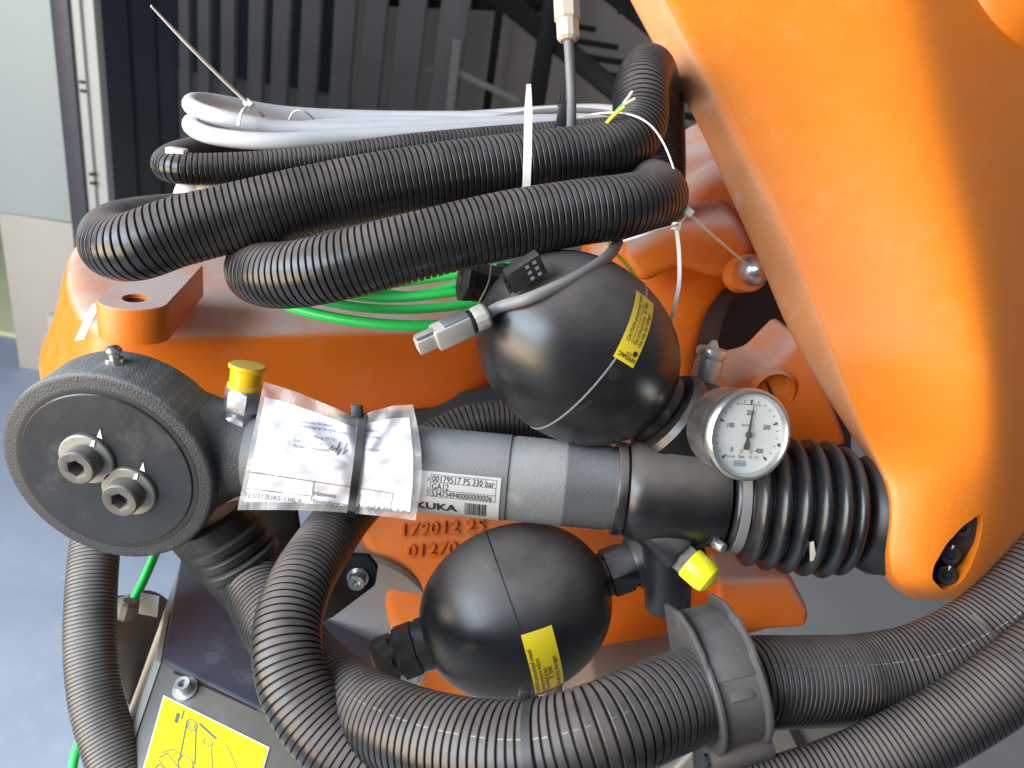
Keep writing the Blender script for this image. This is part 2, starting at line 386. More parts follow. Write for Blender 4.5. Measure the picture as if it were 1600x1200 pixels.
struct(mk('grass_verge', prism([Vector((-12, 2.8, .004)), Vector((-1.7, 2.8, .004)), Vector((-1.7, 3.9, .004)), Vector((-12, 12, .004))], Z*.02), m_grass))
m_yard = mat('sky_tinted_yard_concrete', (.36, .43, .55), .5, var=.2, vscale=4, bscale=60, bstr=.1, speck=.18, dcol=(.60, .62, .64))  # blue of the skylight mixed into the concrete's base colour
struct(mk('yard', quad(Vector((-30, -12, .004)), Vector((-.25, -12, .004)), Vector((-.25, 3.0, .004)), Vector((-30, 3.0, .004))), m_yard))

# ================================================================== ROBOT BODY (orange casting)
rb = thing('robot_column', 'orange cast robot body with dusty top behind the grey cylinder', 'robot body', P(500, 700, .75))
def foot(pts): return [Vector(p) for p in pts]
F0 = P(175, 522, .64); F1 = P(860, 508, .86)
fx = (F1-F0); fd = Vector((fx.x, fx.y, 0)).normalized(); bk = Vector((-fd.y, fd.x, 0))
def ring(off, dz, left):
    out = []
    base = [(0.0, .0), (.25, 0), (.5, 0), (.75, 0), (1., 0)]
    for t, _ in base: out.append(F0.lerp(F1, t)-bk*off+Z*dz-(fd*left if t == 0 else fd*0))
    for t in (1., .5, 0.): out.append(F0.lerp(F1, t)+bk*(.30)+Z*dz-(fd*left if t == 0 else fd*0))
    for k in range(1, 6):   # rounded left end
        an = PI*k/6; c = F0+bk*.15
        out.append(c-fd*(math.sin(an)*(.035+left*.9)+left*.5)+bk*(.15*math.cos(an))-bk*off*(.5-.5*math.cos(an))+Z*dz)
    return out
rings = [ring(-.03, 0, -.03), ring(-.012, -.001, -.012), ring(-.004, -.006, -.004), ring(0, -.016, 0), ring(.004, -.06, .008), ring(.0, -.094, .02), ring(-.012, -.104, .022), ring(-.06, -.106, .0)]
V = []; F = []
for q in rings: V += q
n = len(rings[0])
for i in range(len(rings)-1):
    for k in range(n): F.append((i*n+k, (i+1)*n+k, (i+1)*n+(k+1) % n, i*n+(k+1) % n))
F.append(tuple(range(n))); F.append(tuple(range((len(rings)-1)*n, len(rings)*n))[::-1])
bm = bmesh.new(); bvs = [bm.verts.new(v) for v in V]
for f in F: bm.faces.new([bvs[i] for i in f])
bmesh.ops.recalc_face_normals(bm, faces=bm.faces); g = bm_out(bm)
o = mk('beam_casting', g, m_orange, rb, angle=60)
sm = o.modifiers.new('s', 'SUBSURF'); sm.levels = sm.render_levels = 2
def ipoly(pts, d): return [P(x, y, d) for x, y in pts]
# lifting lug with hole
LT = P(208, 470, .615); e1 = CV(1, -.02, -.25); e1.z = 0; e1.normalize(); e2 = Vector((-e1.y, e1.x, 0))
lug = []
for k in range(25):
    an = PI+PI*k/24*1.0; lug.append(LT+e1*.027*math.cos(an)+e2*(.027*math.sin(an)*.75))
d_ = (P(282, 400, .73)-P(165, 470, .62)); d_.z = 0
lug += [lug[-1]+e2*.10+e1*.012, lug[0]+e2*.10+e1*.012]
def holed(poly, hc, hr, th, e1, e2):
    """plate with a round hole: outer ring bridged to the hole ring by angle"""
    n = 64; V = []; F = []
    def ray(an):
        d = e1*math.cos(an)+e2*math.sin(an); best = None
        for i in range(len(poly)):
            a, b = poly[i]-hc, poly[(i+1) % len(poly)]-hc
            ax, ay, bx, by = a.dot(e1), a.dot(e2), b.dot(e1), b.dot(e2); c, s = math.cos(an), math.sin(an)
            den = (bx-ax)*s-(by-ay)*c
            if abs(den) < 1e-12: continue
            t = (ay*c-ax*s)/den
            if -1e-6 <= t <= 1+1e-6:
                rr = (ax+(bx-ax)*t)*c+(ay+(by-ay)*t)*s
                if rr > 0 and (best is None or rr < best): best = rr
        return hc+d*best
    for z in (0, -th):
        for k in range(n):
            an = 2*PI*k/n; q = ray(an); ins = (q-hc).normalized()*(.0015)
            V.append(hc+(e1*math.cos(an)+e2*math.sin(an))*hr+Z*z)
            V.append((q-ins if z == 0 else q)+Z*z)
    E = len(V)
    for k in range(n): V.append(ray(2*PI*k/n)+Z*-.002)
    for k in range(n):
        k2 = (k+1) % n
        F.append((2*k, 2*k+1, 2*k2+1, 2*k2)); F.append((2*k+1, E+k, E+k2, 2*k2+1))
        F.append((E+k, 2*n+2*k+1, 2*n+2*k2+1, E+k2)); F.append((2*n+2*k, 2*k, 2*k2, 2*n+2*k2))
    return V, F
mk('lifting_lug', holed(lug, LT+e2*.006, .0095, .03, e1, e2), m_orange, rb, angle=40)
mk('lug_hole_shade', lathe([(0, 0), (.0105, 0)], LT+e2*.006-Z*.004, Z, 24, close=False), m_seam, rb)  # dark disc added to stand for the shadow inside the hole
# white label wrapped on the rounded left end
from mathutils.bvhtree import BVHTree
def caster(obj):
    bpy.context.view_layer.update(); dg = bpy.context.evaluated_depsgraph_get(); oe = obj.evaluated_get(dg); me = oe.to_mesh(); b0 = rloc(obj)
    tree = BVHTree.FromPolygons([v.co+b0 for v in me.vertices], [tuple(p.vertices) for p in me.polygons])
    def hit(px, py, off=.0006):
        d = (P(px, py, 1)-CAM).normalized(); loc, nn, i, t = tree.ray_cast(CAM, d)
        if loc is None: return P(px, py, .66)
        nn = nn if nn.dot(d) < 0 else -nn
        return loc+nn*off
    return hit
hb = caster(o)
def cast_patch(hit, tl, tr, bl, br_, n=10, m=14, off=.0006):
    V = []
    for j in range(m+1):
        for i in range(n+1):
            u, v = i/n, j/m; x = (tl[0]*(1-u)+tr[0]*u)*(1-v)+(bl[0]*(1-u)+br_[0]*u)*v; y = (tl[1]*(1-u)+tr[1]*u)*(1-v)+(bl[1]*(1-u)+br_[1]*u)*v
            V.append(hit(x, y, off))
    return V, [(j*(n+1)+i, (j+1)*(n+1)+i, (j+1)*(n+1)+i+1, j*(n+1)+i+1) for j in range(m) for i in range(n)]
mk('type_label', cast_patch(hb, (144, 476), (160, 470), (118, 532), (132, 530)), m_paper, rb)
mk('added_dark_backing', prism(ipoly([(280, 640), (920, 600), (920, 790), (280, 800)], .84), CV(0, .3, -.95)*.03), m_plastic, rb)  # black panel added to darken the gap below the beam and hide the floor
# right hand casting, drum and bracket
mk('shoulder_casting', prism(ipoly([(905, 425), (960, 372), (1050, 318), (1110, 268), (1200, 246), (1290, 330), (1290, 420), (1190, 428), (1140, 452), (1110, 500), (1092, 560), (1085, 640), (900, 640)], .80), CV(.1, .5, -.85)*.24, .035, 4), m_orange, rb, angle=60)
mk('shoulder_rib', prism(ipoly([(965, 395), (1058, 345), (1150, 338), (1180, 385), (1178, 430), (1120, 440), (1060, 420), (1000, 450)], .74), CV(.1, .45, -.88)*.12, .02, 4), m_orange, rb, angle=60)
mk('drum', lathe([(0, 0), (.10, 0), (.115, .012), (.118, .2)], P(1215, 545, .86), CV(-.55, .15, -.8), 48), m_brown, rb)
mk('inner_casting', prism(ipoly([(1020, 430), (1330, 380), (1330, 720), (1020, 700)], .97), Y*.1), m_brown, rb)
mk('bracket', prism(ipoly([(1128, 610), (1148, 588), (1200, 575), (1252, 522), (1290, 590), (1330, 700), (1230, 700), (1128, 690)], .615), CV(-.10, .40, -.90)*.055, .008, 4), m_orange, rb, angle=60)
pg = mk('plug_rim', lathe([(.019, .004), (.019, -.001), (.0165, -.003), (.0155, .002), (.0155, .007)], P(1208, 612, .612), CV(-.1, .4, -.9), 40, close=False), m_orange, rb)
mk('plug', lathe([(0, .003), (.0135, .003), (.0135, .02)], P(1205, 608, .612), CV(-.1, .4, -.9), 32), m_orange, rb)
mk('plug_slot', box(P(1202, 608, .612), CV(.35, -.9, 0)*.0065, CV(1, .3, 0)*.0008, CV(0, 0, 1)*.001), m_seam, rb)
# stop pin with a steel ball head
mk('ball_pin', lathe([(0, -.034), (.005, -.033), (.0095, -.029), (.0125, -.022), (.013, -.016), (.011, -.008), (.006, -.003), (.006, .03)], P(1172, 424, .665), CV(.1, .1, -1), 32), m_steel, rb)
mk('pin_collar', lathe([(.006, -.002), (.0155, -.002), (.0165, .001), (.0165, .04)], P(1171, 427, .672), CV(.1, .1, -1), 32), m_orange, rb)
# lower casting with raised numbers
low = prism(ipoly([(540, 800), (760, 760), (1225, 800), (1232, 905), (1212, 990), (1060, 1030), (960, 1095), (660, 1100), (610, 1010), (585, 905)], .70), CV(.05, .4, -.9)*.16, .012, 3)
mk('lower_casting', low, m_orange, rb, angle=60)
mk('foot_flange', prism(ipoly([(1120, 905), (1236, 902), (1266, 958), (1262, 982), (1190, 988), (1120, 988)], .66), CV(.05, .3, -.9)*.06, .006, 3), m_orange, rb, angle=60)
tm = plane_map(P(622, 838, .699), P(760, 829, .699)-P(622, 838, .699), CV(.08, 1, 0))
mk('cast_number', text_geo('179012 25', .0165, tm, bold=.02, ext=.0016, sx=1.12), m_orange, rb, smooth=False, label='raised cast digits 179012 25 and 01270')
tm = plane_map(P(634, 871, .699), P(760, 862, .699)-P(634, 871, .699), CV(.08, 1, 0))
mk('cast_number', text_geo('01270', .0165, tm, bold=.02, ext=.0016, sx=1.12), m_orange, rb, smooth=False)
mk('pale_flange', lathe([(0, 0), (.075, 0), (.078, .003), (.078, .05)], P(560, 985, .715), CV(.05, .3, -.95), 48), m_pale, rb)
mk('base_plate', prism(ipoly([(930, 1072), (1120, 1040), (1120, 1120), (880, 1140)], .60), CV(0, .3, -.95)*.05, .003), m_pale, rb)
mk('hex_bolt', lathe([(0, -.008), (.008, -.008, 'hex'), (.0085, -.007, 'hex'), (.0085, 0, 'hex'), (.012, 0), (.012, .003)], P(640, 1052, .60), CV(0, .3, -1), 36), m_zinc, rb)

# ================================================================== ROBOT ARM (right)
ra = thing('robot_boom', 'bright orange cast robot arm filling the right side', 'robot arm', P(1480, 900, .52))
rows = [(-120, 925, 978, 1200, 1385, 1440, 1760), (10, 987, 1041, 1240, 1408, 1462, 1760), (110, 1043, 1093, 1270, 1430, 1484, 1760), (210, 1099, 1146, 1300, 1452, 1506, 1760),
        (315, 1143, 1198, 1340, 1480, 1532, 1760), (420, 1192, 1250, 1380, 1505, 1555, 1760), (510, 1225, 1284, 1405, 1522, 1566, 1760), (600, 1278, 1318, 1425, 1535, 1574, 1760),
        (690, 1335, 1354, 1440, 1542, 1578, 1760), (750, 1380, 1390, 1455, 1538, 1578, 1760), (810, 1383, 1395, 1450, 1522, 1570, 1750), (870, 1367, 1384, 1440, 1508, 1560, 1720),
        (914, 1385, 1400, 1445, 1497, 1545, 1690), (936, 1425, 1435, 1462, 1495, 1530, 1640), (938, 1445, 1450, 1470, 1495, 1525, 1620)]
V = []; nc = 9
for ri, (y, a1, a2, a3, a4, a5, a6) in enumerate(rows):
    k = min(1, max(0, (y-600)/150)); dd = .15*max(0, 700-y)/700+(.012 if ri == nr_-2 else .06 if ri == nr_-1 else 0) if (nr_ := len(rows)) else 0
    cl_ = .565*(1-k)+.510*k; cm = .520*(1-k)+.474*k
    for x, d in ((a1+16, cl_+.10), (a1, cl_), (a2, .528*(1-k)+.470*k), (a3, .500*(1-k)+.460*k), (a4, .462), (a5, .474), ((a5+a6)/2, .534), (a6, .594), ((a6+a1)/2+90, .74)):
        V.append(P(x, y, d+dd))
F = []
nr = len(rows)
for i in range(nr-1):
    for k in range(nc): F.append((i*nc+k, (i+1)*nc+k, (i+1)*nc+(k+1) % nc, i*nc+(k+1) % nc))
F.append(tuple(range(nc))); F.append(tuple(range((nr-1)*nc, nr*nc))[::-1])
bm = bmesh.new(); bvs = [bm.verts.new(v) for v in V]
for fi, f in enumerate(F):
    nf = bm.faces.new([bvs[i] for i in f])
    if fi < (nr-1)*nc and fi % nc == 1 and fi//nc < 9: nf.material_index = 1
bmesh.ops.recalc_face_normals(bm, faces=bm.faces)
cl = bm.edges.layers.float.new('crease_edge')
for e in bm.edges:
    i, j = sorted((e.verts[0].index, e.verts[1].index))
bm.verts.index_update()
for e in bm.edges:
    i, j = e.verts[0].index, e.verts[1].index
    if abs(i-j) == nc and i % nc in (1, 2): e[cl] = .6
me = bpy.data.meshes.new('arm_casting'); bm.to_mesh(me); bm.free()
me.materials.append(m_armpaint); me.materials.append(m_armsheen)
tmp = bpy.data.objects.new('tmp', me); col.objects.link(tmp)
s_ = tmp.modifiers.new('s', 'SUBSURF'); s_.levels = s_.render_levels = 3
# pocket cut into the lower lobe
pk = [(1456, 905), (1458, 885), (1478, 850), (1505, 822), (1536, 803), (1541, 815), (1536, 850), (1522, 885), (1504, 915), (1478, 926)]
pax = CV(-.22, .05, 1)
pocket = [P(x, y, .462) for x, y in pk]
ct = prism([p+pax*.08 for p in pocket], pax*-.104, .004, 2)
cme = bpy.data.meshes.new('cut'); cme.from_pydata(ct[0], [], ct[1]); cut = bpy.data.objects.new('cut', cme); col.objects.link(cut)
bo = tmp.modifiers.new('b', 'BOOLEAN'); bo.operation = 'DIFFERENCE'; bo.object = cut; bo.solver = 'EXACT'
ev = tmp.evaluated_get(bpy.context.evaluated_depsgraph_get()).to_mesh()
g = [v.co.copy() for v in ev.vertices], [tuple(p.vertices) for p in ev.polygons]; mi = [p.material_index for p in ev.polygons]
bpy.data.objects.remove(tmp); bpy.data.objects.remove(cut)
ac = mk('arm_casting', g, m_armpaint, ra, angle=40); ac.data.materials.append(m_armsheen); ac.data.polygons.foreach_set('material_index', [min(1, i) for i in mi])
mk('pocket_plate', prism([p-pax*.021+(p-pocket[0])*-.0 for p in pocket], pax*-.004), m_plastic, ra)
for (x, y) in ((1489, 905), (1494, 872), (1512, 828)):
    b_ = mk('pocket_bolt', lathe([(0, .008), (.0028, .008), (.0028, .012), (.0052, .0122), (.0058, .0115), (.0058, 0), (.0088, 0), (.0088, -.003)], P(x, y, .462)-pax*.0215, pax, 32), m_plastic, ra)
    p0 = P(x, y, .462)-pax*.0092; 
    mk('paint_mark', prism([p0+CV(.1, 1, 0)*.0036, p0+CV(.35, 1, 0)*.0062, p0+CV(.1, 1, 0)*.0066], pax*.0006), m_mark, b_)

ha = caster(ac)
q = ha(1585, -14, 0); qn = (ha(1585, -14, .01)-q).normalized()
mk('casting_boss', lathe([(.060, -.01), (.058, .002), (.052, .008), (.045, .014), (.040, .020), (.030, .024), (0, .025)], q, qn, 48), m_armpaint, ra, angle=60)

# ================================================================== COUNTERBALANCE CYLINDER
cy = thing('counterbalance_cylinder', 'grey hydraulic counterbalance cylinder with round eye, accumulators and pressure gauge', 'cylinder', P(170, 862, .53))
e0 = P(168, 737, .50)
mk('cover_plate', lathe([(0, -.0012), (.0558, -.0012), (.0566, -.0004), (.0567, .008)], e0, Y, 96), m_plate, cy)
def eyeproj(px, py, h=0):   # point on the front plane of the eye
    d = P(px, py, 1)-CAM; t = (e0.y+h-CAM.y)/d.y; return CAM+d*t
for (x, y) in ((139, 714), (205, 764)):
    c = eyeproj(x, y)
    bt = mk('cap_screw', lathe([(0, -.007), (.0058, -.007, 'hex'), (.0060, -.0145, 'hex'), (.0068, -.0150), (.0108, -.0150), (.0117, -.0138), (.0118, -.0022), (.0118, 0)], c, Y, 48), m_boltdust, cy)
    mk('washer', lathe([(.0119, -.0018), (.0118, -.0042), (.0170, -.0042), (.0178, -.0034), (.0178, -.001)], c, Y, 48, close=False), m_washer, bt)
    p0 = c+X*.0055+Z*.0118-Y*.0050
    mk('paint_mark', prism([p0+X*-.0014, p0+X*.0016, p0+X*.0026+Z*.0046, p0+X*.0008+Z*.0044], Y*.0006), m_mark, bt)
    p0 = c+X*.0090+Z*.0175-Y*.0018
    mk('paint_mark', prism([p0+X*-.0014, p0+X*.0020-Z*.001, p0+X*.0012+Z*.0062], Y*.0005), m_mark, bt)
a0 = P(209, 688, .533); a1 = P(955, 762, .522); A = (a1-a0).normalized(); AL = (a1-a0).length
def AX(px): return AL*(px-209)/(955-209)
_, T1, T2 = frame(A, -Y)     # T1 towards the viewer, T2 = A x T1
TR = .0292
# eye and neck: one outline, round on the left and running into the tube on the right
ax2 = Vector((A.x, 0, A.z)).normalized(); pz2 = Vector((-ax2.z, 0, ax2.x))
ol = []
for k in range(61):
    an = 2*PI*k/61; ol.append(e0+ax2*.07*math.cos(an)+pz2*.07*math.sin(an))
mk('eye_housing', prism(ol, Y*.040, .0050, 4), m_cast, cy, angle=50)
mk('eye_groove', lathe([(.0567, -.0001), (.0592, -.0003), (.0600, -.0002), (.0602, .002)], e0, Y, 96, close=False), m_seam, cy)
qe = a0+A*AX(402); Lend = (qe-e0).dot(ax2); zend = (qe-e0).dot(pz2); yend = a0.y-e0.y
V = []; F = []; ns = 48; secs = 16
for i in range(secs+1):
    t = i/secs; L_ = .022+(Lend-.022)*t; sm_ = t*t*(3-2*t)
    h_ = .0655*(1-t)**1.55+.0292*(1-(1-t)**1.55)+.0008*math.sin(PI*t); wd_ = .0188+(.0292-.0188)*sm_; ex = 2/(7-5*min(1, t*1.25)); cyy = .0200+(yend-.0200)*sm_
    for k in range(ns):
        an = 2*PI*k/ns; c_, s0 = math.cos(an), math.sin(an)
        V.append(e0+ax2*L_+pz2*(zend*t+h_*math.copysign(abs(s0)**ex, s0))+Y*(cyy+wd_*math.copysign(abs(c_)**ex, c_)))
for i in range(secs):
    for k in range(ns): F.append((i*ns+k, i*ns+(k+1) % ns, (i+1)*ns+(k+1) % ns, (i+1)*ns+k))
mk('eye_neck', (V, F), m_cast, cy, angle=0)
mk('tube', lathe([(.0, AX(398)), (TR-.0006, AX(399)), (TR, AX(402)), (TR, AX(797)), (.0284, AX(799)), (.0284, AX(803)), (TR-.0003, AX(805)), (TR-.0003, AX(878)), (TR+.0001, AX(880)), (TR+.0001, AX(884)), (TR-.0003, AX(886)), (TR-.0005, AX(948)), (.0278, AX(952)), (.0278, AX(970))], a0, A, 80), m_tube, cy, angle=40)
mk('tube_collar', lathe([(.0275, AX(958)), (.0308, AX(958)), (.0315, AX(961)), (.0315, AX(972)), (.0290, AX(974)), (.0290, AX(984))], a0, A, 80, close=False), m_dark, cy)
mk('manifold', lathe([(.0, AX(976)), (.0310, AX(976)), (.0335, AX(984)), (.0345, AX(1000)), (.0345, AX(1085)), (.0335, AX(1108)), (.0310, AX(1122)), (.0, AX(1128))], a0, A, 80), m_dark, cy, angle=50)
mc = a0+A*AX(1045)
# upper accumulator
def accumulator(c, a, name, seamoff=.0):
    prof = []
    R_, H = .0600, .0700
    for k in range(25):
        t = PI*k/24; x = -math.cos(t); s = math.sin(t)
        prof.append((R_*s**.92, x*H))
    return lathe(prof, c, a, 72, ref=-Y, close=False)
c1_ = P(903, 545, .507); d1 = CV(.79, -.58, -.22)
u1 = mk('accumulator', accumulator(c1_, d1, 'u'), m_dark, cy, angle=0, label='upper round black pressure accumulator with narrow caution sticker')
def acc_r(h): return .0600*max(0, 1-(h/.07)**2)**.46
def acc_map(c, a, ref):
    a, q1_, q2_ = frame(a, ref)
    def f(u, v, h=0):   # u along the axis, v round it, both in metres
        r = acc_r(u)+.0004+h; t = v/.06; return c+a*u+(q1_*math.cos(t)+q2_*math.sin(t))*r
    return f
def ring_geo(c, a, h, w_, out):
    return lathe([(acc_r(h-w_)-.0003, h-w_), (acc_r(h)+out, h-w_*.6), (acc_r(h)+out, h+w_*.6), (acc_r(h+w_)-.0003, h+w_)], c, a, 96, close=False)
mk('seam', ring_geo(c1_, d1, .006, .0007, .0003), m_greycable, u1)
mk('neck', lathe([(.024, .060), (.026, .064), (.026, .070), (.022, .073), (.022, .098)], c1_, d1, 48), m_dark, u1)
# manifold bosses
nb = c1_+d1*.072
mk('manifold_boss', lathe([(.031, .074), (.034, .078), (.034, .082), (.032, .086), (.031, .125)], c1_, d1, 48), m_dark, cy)
tb = P(1100, 618, .565)
mk('test_port_boss', lathe([(.0, 0), (.0165, 0), (.0185, .003), (.0195, .012), (.024, .07)], tb, a0+A*AX(1085)-tb, 40), m_dark, cy)
bb = P(1043, 952, .535)
mk('lower_boss', lathe([(0, 0), (.0140, 0), (.0160, .002), (.0165, .03), (.0205, .06), (.027, .09)], bb, mc-bb, 40), m_dark, cy, angle=50)
# lower accumulator
c2_ = P(806, 951, .556); d2 = CV(.94, .335, -.09)
u2 = mk('accumulator', accumulator(c2_, d2, 'l'), m_dark, cy, angle=0, label='lower round black pressure accumulator with end plug and yellow sticker')
mk('seam', ring_geo(c2_, d2, -.0015, .0006, .0002), m_seam, u2)
mk('end_nut', lathe([(.020, -.060), (.0185, -.072), (.0185, -.075, 'hex'), (.0195, -.076, 'hex'), (.0195, -.088, 'hex'), (.0175, -.089), (.0165, -.0895)], c2_, d2, 36), m_plastic, u2)
mk('end_plug', lathe([(.0150, -.089), (.0150, -.092), (.0170, -.0925, 'hex'), (.0170, -.104, 'hex'), (.0155, -.106, 'hex')], c2_, d2, 36), m_plastic, u2)
mk('union_nut', lathe([(.016, .064), (.016, .070), (.0175, .071, 'hex'), (.0185, .072, 'hex'), (.0185, .086, 'hex'), (.0165, .088), (.0165, .125)], c2_, d2, 36), m_dark, cy)
mk('lower_port_boss', lathe([(.0185, .091), (.0200, .094), (.021, .120), (.024, .140)], c2_, d2, 40), m_dark, cy)
# stickers
f1 = acc_map(c1_, d1, CV(0, 0, 1))
def find(f, px, py, us, vs2):   # surface coordinates nearest a picture point
    best = None
    for i in range(61):
        for j in range(161):
            u = us[0]+(us[1]-us[0])*i/60; v = vs2[0]+(vs2[1]-vs2[0])*j/160
            q = M3.transposed() @ (f(u, v)-CAM)
            if q.z > -.1: continue
            w0 = f(u, v)
            if (f(u, v, .002)-w0).dot(CAM-w0) < .0001*(CAM-w0).length: continue
            x = 800+q.x/-q.z*FPX; y = 600-q.y/-q.z*FPX; e = (x-px)**2+(y-py)**2
            if best is None or e < best[0]: best = (e, u, v)
    return best[1], best[2]
sa = find(f1, 975, 566, (-.01, .06), (-.09, .09)); sb = find(f1, 1008, 470, (-.01, .06), (-.09, .09))
sdir = Vector((sb[0]-sa[0], sb[1]-sa[1])); sl = sdir.length; sdir.normalize()
def stick_map(f, o, d):
    p = Vector((-d.y, d.x)); return lambda u, v, h=0: f(o[0]+d.x*u+p.x*v, o[1]+d.y*u+p.y*v, h)
def handed(f):  # is (u, v) right handed as seen from the camera
    q0, q1, q2 = f(0, 0), f(.005, 0), f(0, .005); return ((q1-q0).cross(q2-q0)).dot(CAM-q0) > 0
s1 = stick_map(f1, sa, sdir)
if not handed(s1): s1_ = s1; s1 = lambda u, v, h=0: s1_(u, -v, h)
k1 = mk('caution_sticker', grid_uv(s1, 0, -.0075, sl+.004, .0075, .0002, 24, 8), m_sticker, u1)
tx = []
for s, v, sz, b_ in (('CAUTION pressurized vessel', .0028, .0031, .015), ('discharge pressure before disassembly', .0004, .0020, 0), ('Gas preload press.  32  BAR', -.0024, .0030, .01), ('Use only dry nitrogen', -.0056, .0031, .015)):
    tx.append(text_geo(s, sz, lambda u, w_, h, v=v: s1(u+.0125, w_+v, .0006), bold=b_, sx=.92))
tx.append(text_geo('HYDAC', .0036, lambda u, w_, h: s1(.0012+(.0035-w_), u-.0065, .0006), bold=.03))
tx.append(text_geo('CE 0036', .0022, lambda u, w_, h: s1(.0068-w_, u-.0060, .0006)))
tx.append([s1(.0078+.0016*math.cos(k*PI/8), .0035+.0016*math.sin(k*PI/8), .0006) for k in range(16)] and ([s1(.0078+.0016*math.cos(k*PI/8), -.0045+.0016*math.sin(k*PI/8), .0006) for k in range(16)], [tuple(range(16))]))
mk('sticker_print', join(*tx), m_ink, u1, smooth=False)
# dot-peened marks on the upper accumulator
dots = []
for (px_, py_, cnt, wx, wy) in ((960, 585, 150, .007, .007),):
    so = find(f1, px_, py_, (-.03, .06), (-.09, .09))
    for k in range(cnt):
        u, v = so[0]+random.uniform(-.5, .5)*wx, so[1]+random.uniform(-.5, .5)*wy; q = .00016
        dots.append(([f1(u-q, v-q), f1(u+q, v-q), f1(u+q, v+q), f1(u-q, v+q)], [(0, 1, 2, 3)]))
sa_ = find(f1, 893, 650, (-.03, .06), (-.09, .09)); sb_ = find(f1, 940, 618, (-.03, .06), (-.09, .09))
dd_ = Vector((sb_[0]-sa_[0], sb_[1]-sa_[1])).normalized(); s1b = stick_map(f1, sa_, dd_)
if not handed(s1b): s1c = s1b; s1b = lambda u, v, h=0: s1c(u, -v, h)
dots.append(text_geo('12 : 2020:53', .0036, lambda u, v, h: s1b(u, v, .0002), sx=.9))
mk('stamped_marks', join(*dots), m_clip, u1, smooth=False)
f2 = acc_map(c2_, d2, CV(0, 0, 1))
sa = find(f2, 857, 1066, (-.02, .05), (-.1, .1)); sb = find(f2, 838, 984, (-.02, .05), (-.1, .1))
sdir = Vector((sb[0]-sa[0], sb[1]-sa[1])); sl2 = sdir.length; sdir.normalize()
s2 = stick_map(f2, sa, sdir)
if not handed(s2): s2_ = s2; s2 = lambda u, v, h=0: s2_(u, -v, h)
mk('caution_sticker', grid_uv(s2, -.012, -.0105, sl2, .0105, .0002, 24, 8), m_sticker, u2)
tx = []
for s, v, sz in (('CAUTION pressurized vessel', .0070, .0041), ('discharge pressure before', .0035, .0039), ('Gas preload press.', .0001, .0041), ('             32  BAR', -.0036, .0043), ('Use only dry nitrogen', -.0078, .0043)):
    tx.append(text_geo(s, sz, lambda u, w_, h, v=v: s2(u-.010, w_+v, .0006), bold=.01, sx=.9))
mk('sticker_print', join(*tx), m_ink, u2, smooth=False)
# bellows and rod end
bp_ = []; n = 6; x0, x1 = 1150, 1316
for i in range(n):
    for t in range(12):
        x = x0+(x1-x0)*(i+t/12)/n; base = .0325+.0035*math.sin(min(1, (i+t/12)/3.2)*PI/2); ph = t/12
        bp_.append((base+.0098*abs(math.sin(PI*ph))**.75-(.0 if i < n-1 else .006*ph), AX(x)))
bp_ = [(.033, AX(1128)), (.0345, AX(1130)), (.0345, AX(1148))]+bp_+[(.030, AX(1326)), (.0, AX(1328))]
mk('bellows', lathe(bp_, a0, A, 72), m_rubber, cy, angle=0)
mk('hose_clamp_band', lathe([(.0346, AX(1134)), (.0358, AX(1134)), (.0358, AX(1147)), (.0346, AX(1147))], a0, A, 72, close=False), m_greycable, cy)
sc = P(1118, 848, .50)
mk('clamp_screw', lathe([(0, -.007), (.0032, -.007), (.0040, -.006, 'hex'), (.0040, 0, 'hex'), (.003, .001), (.003, .015)], sc, CV(-.5, .35, -.6), 24), m_zinc, cy)
mk('rod_end', lathe([(0, AX(1320)), (.032, AX(1320)), (.036, AX(1326)), (.040, AX(1345)), (.040, AX(1470))], a0, A, 48), m_plastic, cy)
lf = [a0+A*AX(1252)+CV(-.3, -.35, .85)*.0435, a0+A*AX(1258)+CV(-.3, -.3, .85)*.0455, a0+A*AX(1268)+CV(-.3, -.55, .7)*.045, a0+A*AX(1262)+CV(-.3, -.60, .65)*.0450]
mk('dry_leaf', prism(lf, CV(0, 0, 1)*.0008), m_connector, cy)
# nipple and capped fitting on the eye
gn = e0+Z*.0695+Y*.020-X*.001
mk('grease_nipple', lathe([(.0058, -.006, 'hex'), (.0058, .0025, 'hex'), (.0052, .0035), (.0030, .0040), (.0030, .0060), (.0048, .0075), (.0050, .0090), (.0036, .0110), (.0015, .0118), (0, .0118)], gn, Z, 36), m_steel, cy)
ft = P(375, 651, .517); fax = (P(388, 560, .508)-ft).normalized()
mk('fitting', lathe([(.0120, -.012, 'hex'), (.0120, .000, 'hex'), (.0105, .0012), (.0095, .0020), (.0095, .0035), (.0122, .0045, 'hex'), (.0125, .0055, 'hex'), (.0125, .0185, 'hex'), (.0105, .0200), (0, .0200)], ft, fax, 36), m_zinc, cy)
mk('protective_cap', lathe([(.0098, .0195), (.0112, .0205), (.0112, .0225), (.0100, .0235), (.0102, .0325), (.0118, .0340), (.0120, .0355), (.0112, .0365), (0, .0368)], ft, fax, 40), m_yellow, cy, label='flat orange-yellow plastic cap')
# yellow capped plug at the bottom of the manifold
yc = P(1066, 868, .505); yax = CV(.70, -.62, .42)
mk('capped_port', lathe([(.0138, -.03), (.0132, -.002), (.0120, .000), (.0105, .0002)], yc, yax, 36), m_dark, cy)
mk('port_nut', lathe([(.0100, -.002, 'hex'), (.0108, .000, 'hex'), (.0108, .0090, 'hex')], yc, yax, 36), m_boltdust, cy)
mk('protective_cap', lathe([(.0106, .0060), (.0111, .0070), (.0109, .0190), (.0098, .0228), (.0070, .0250), (.003, .0260), (0, .0262)], yc, yax, 40), m_yellow2, cy, label='rounded lemon-yellow plastic cap')
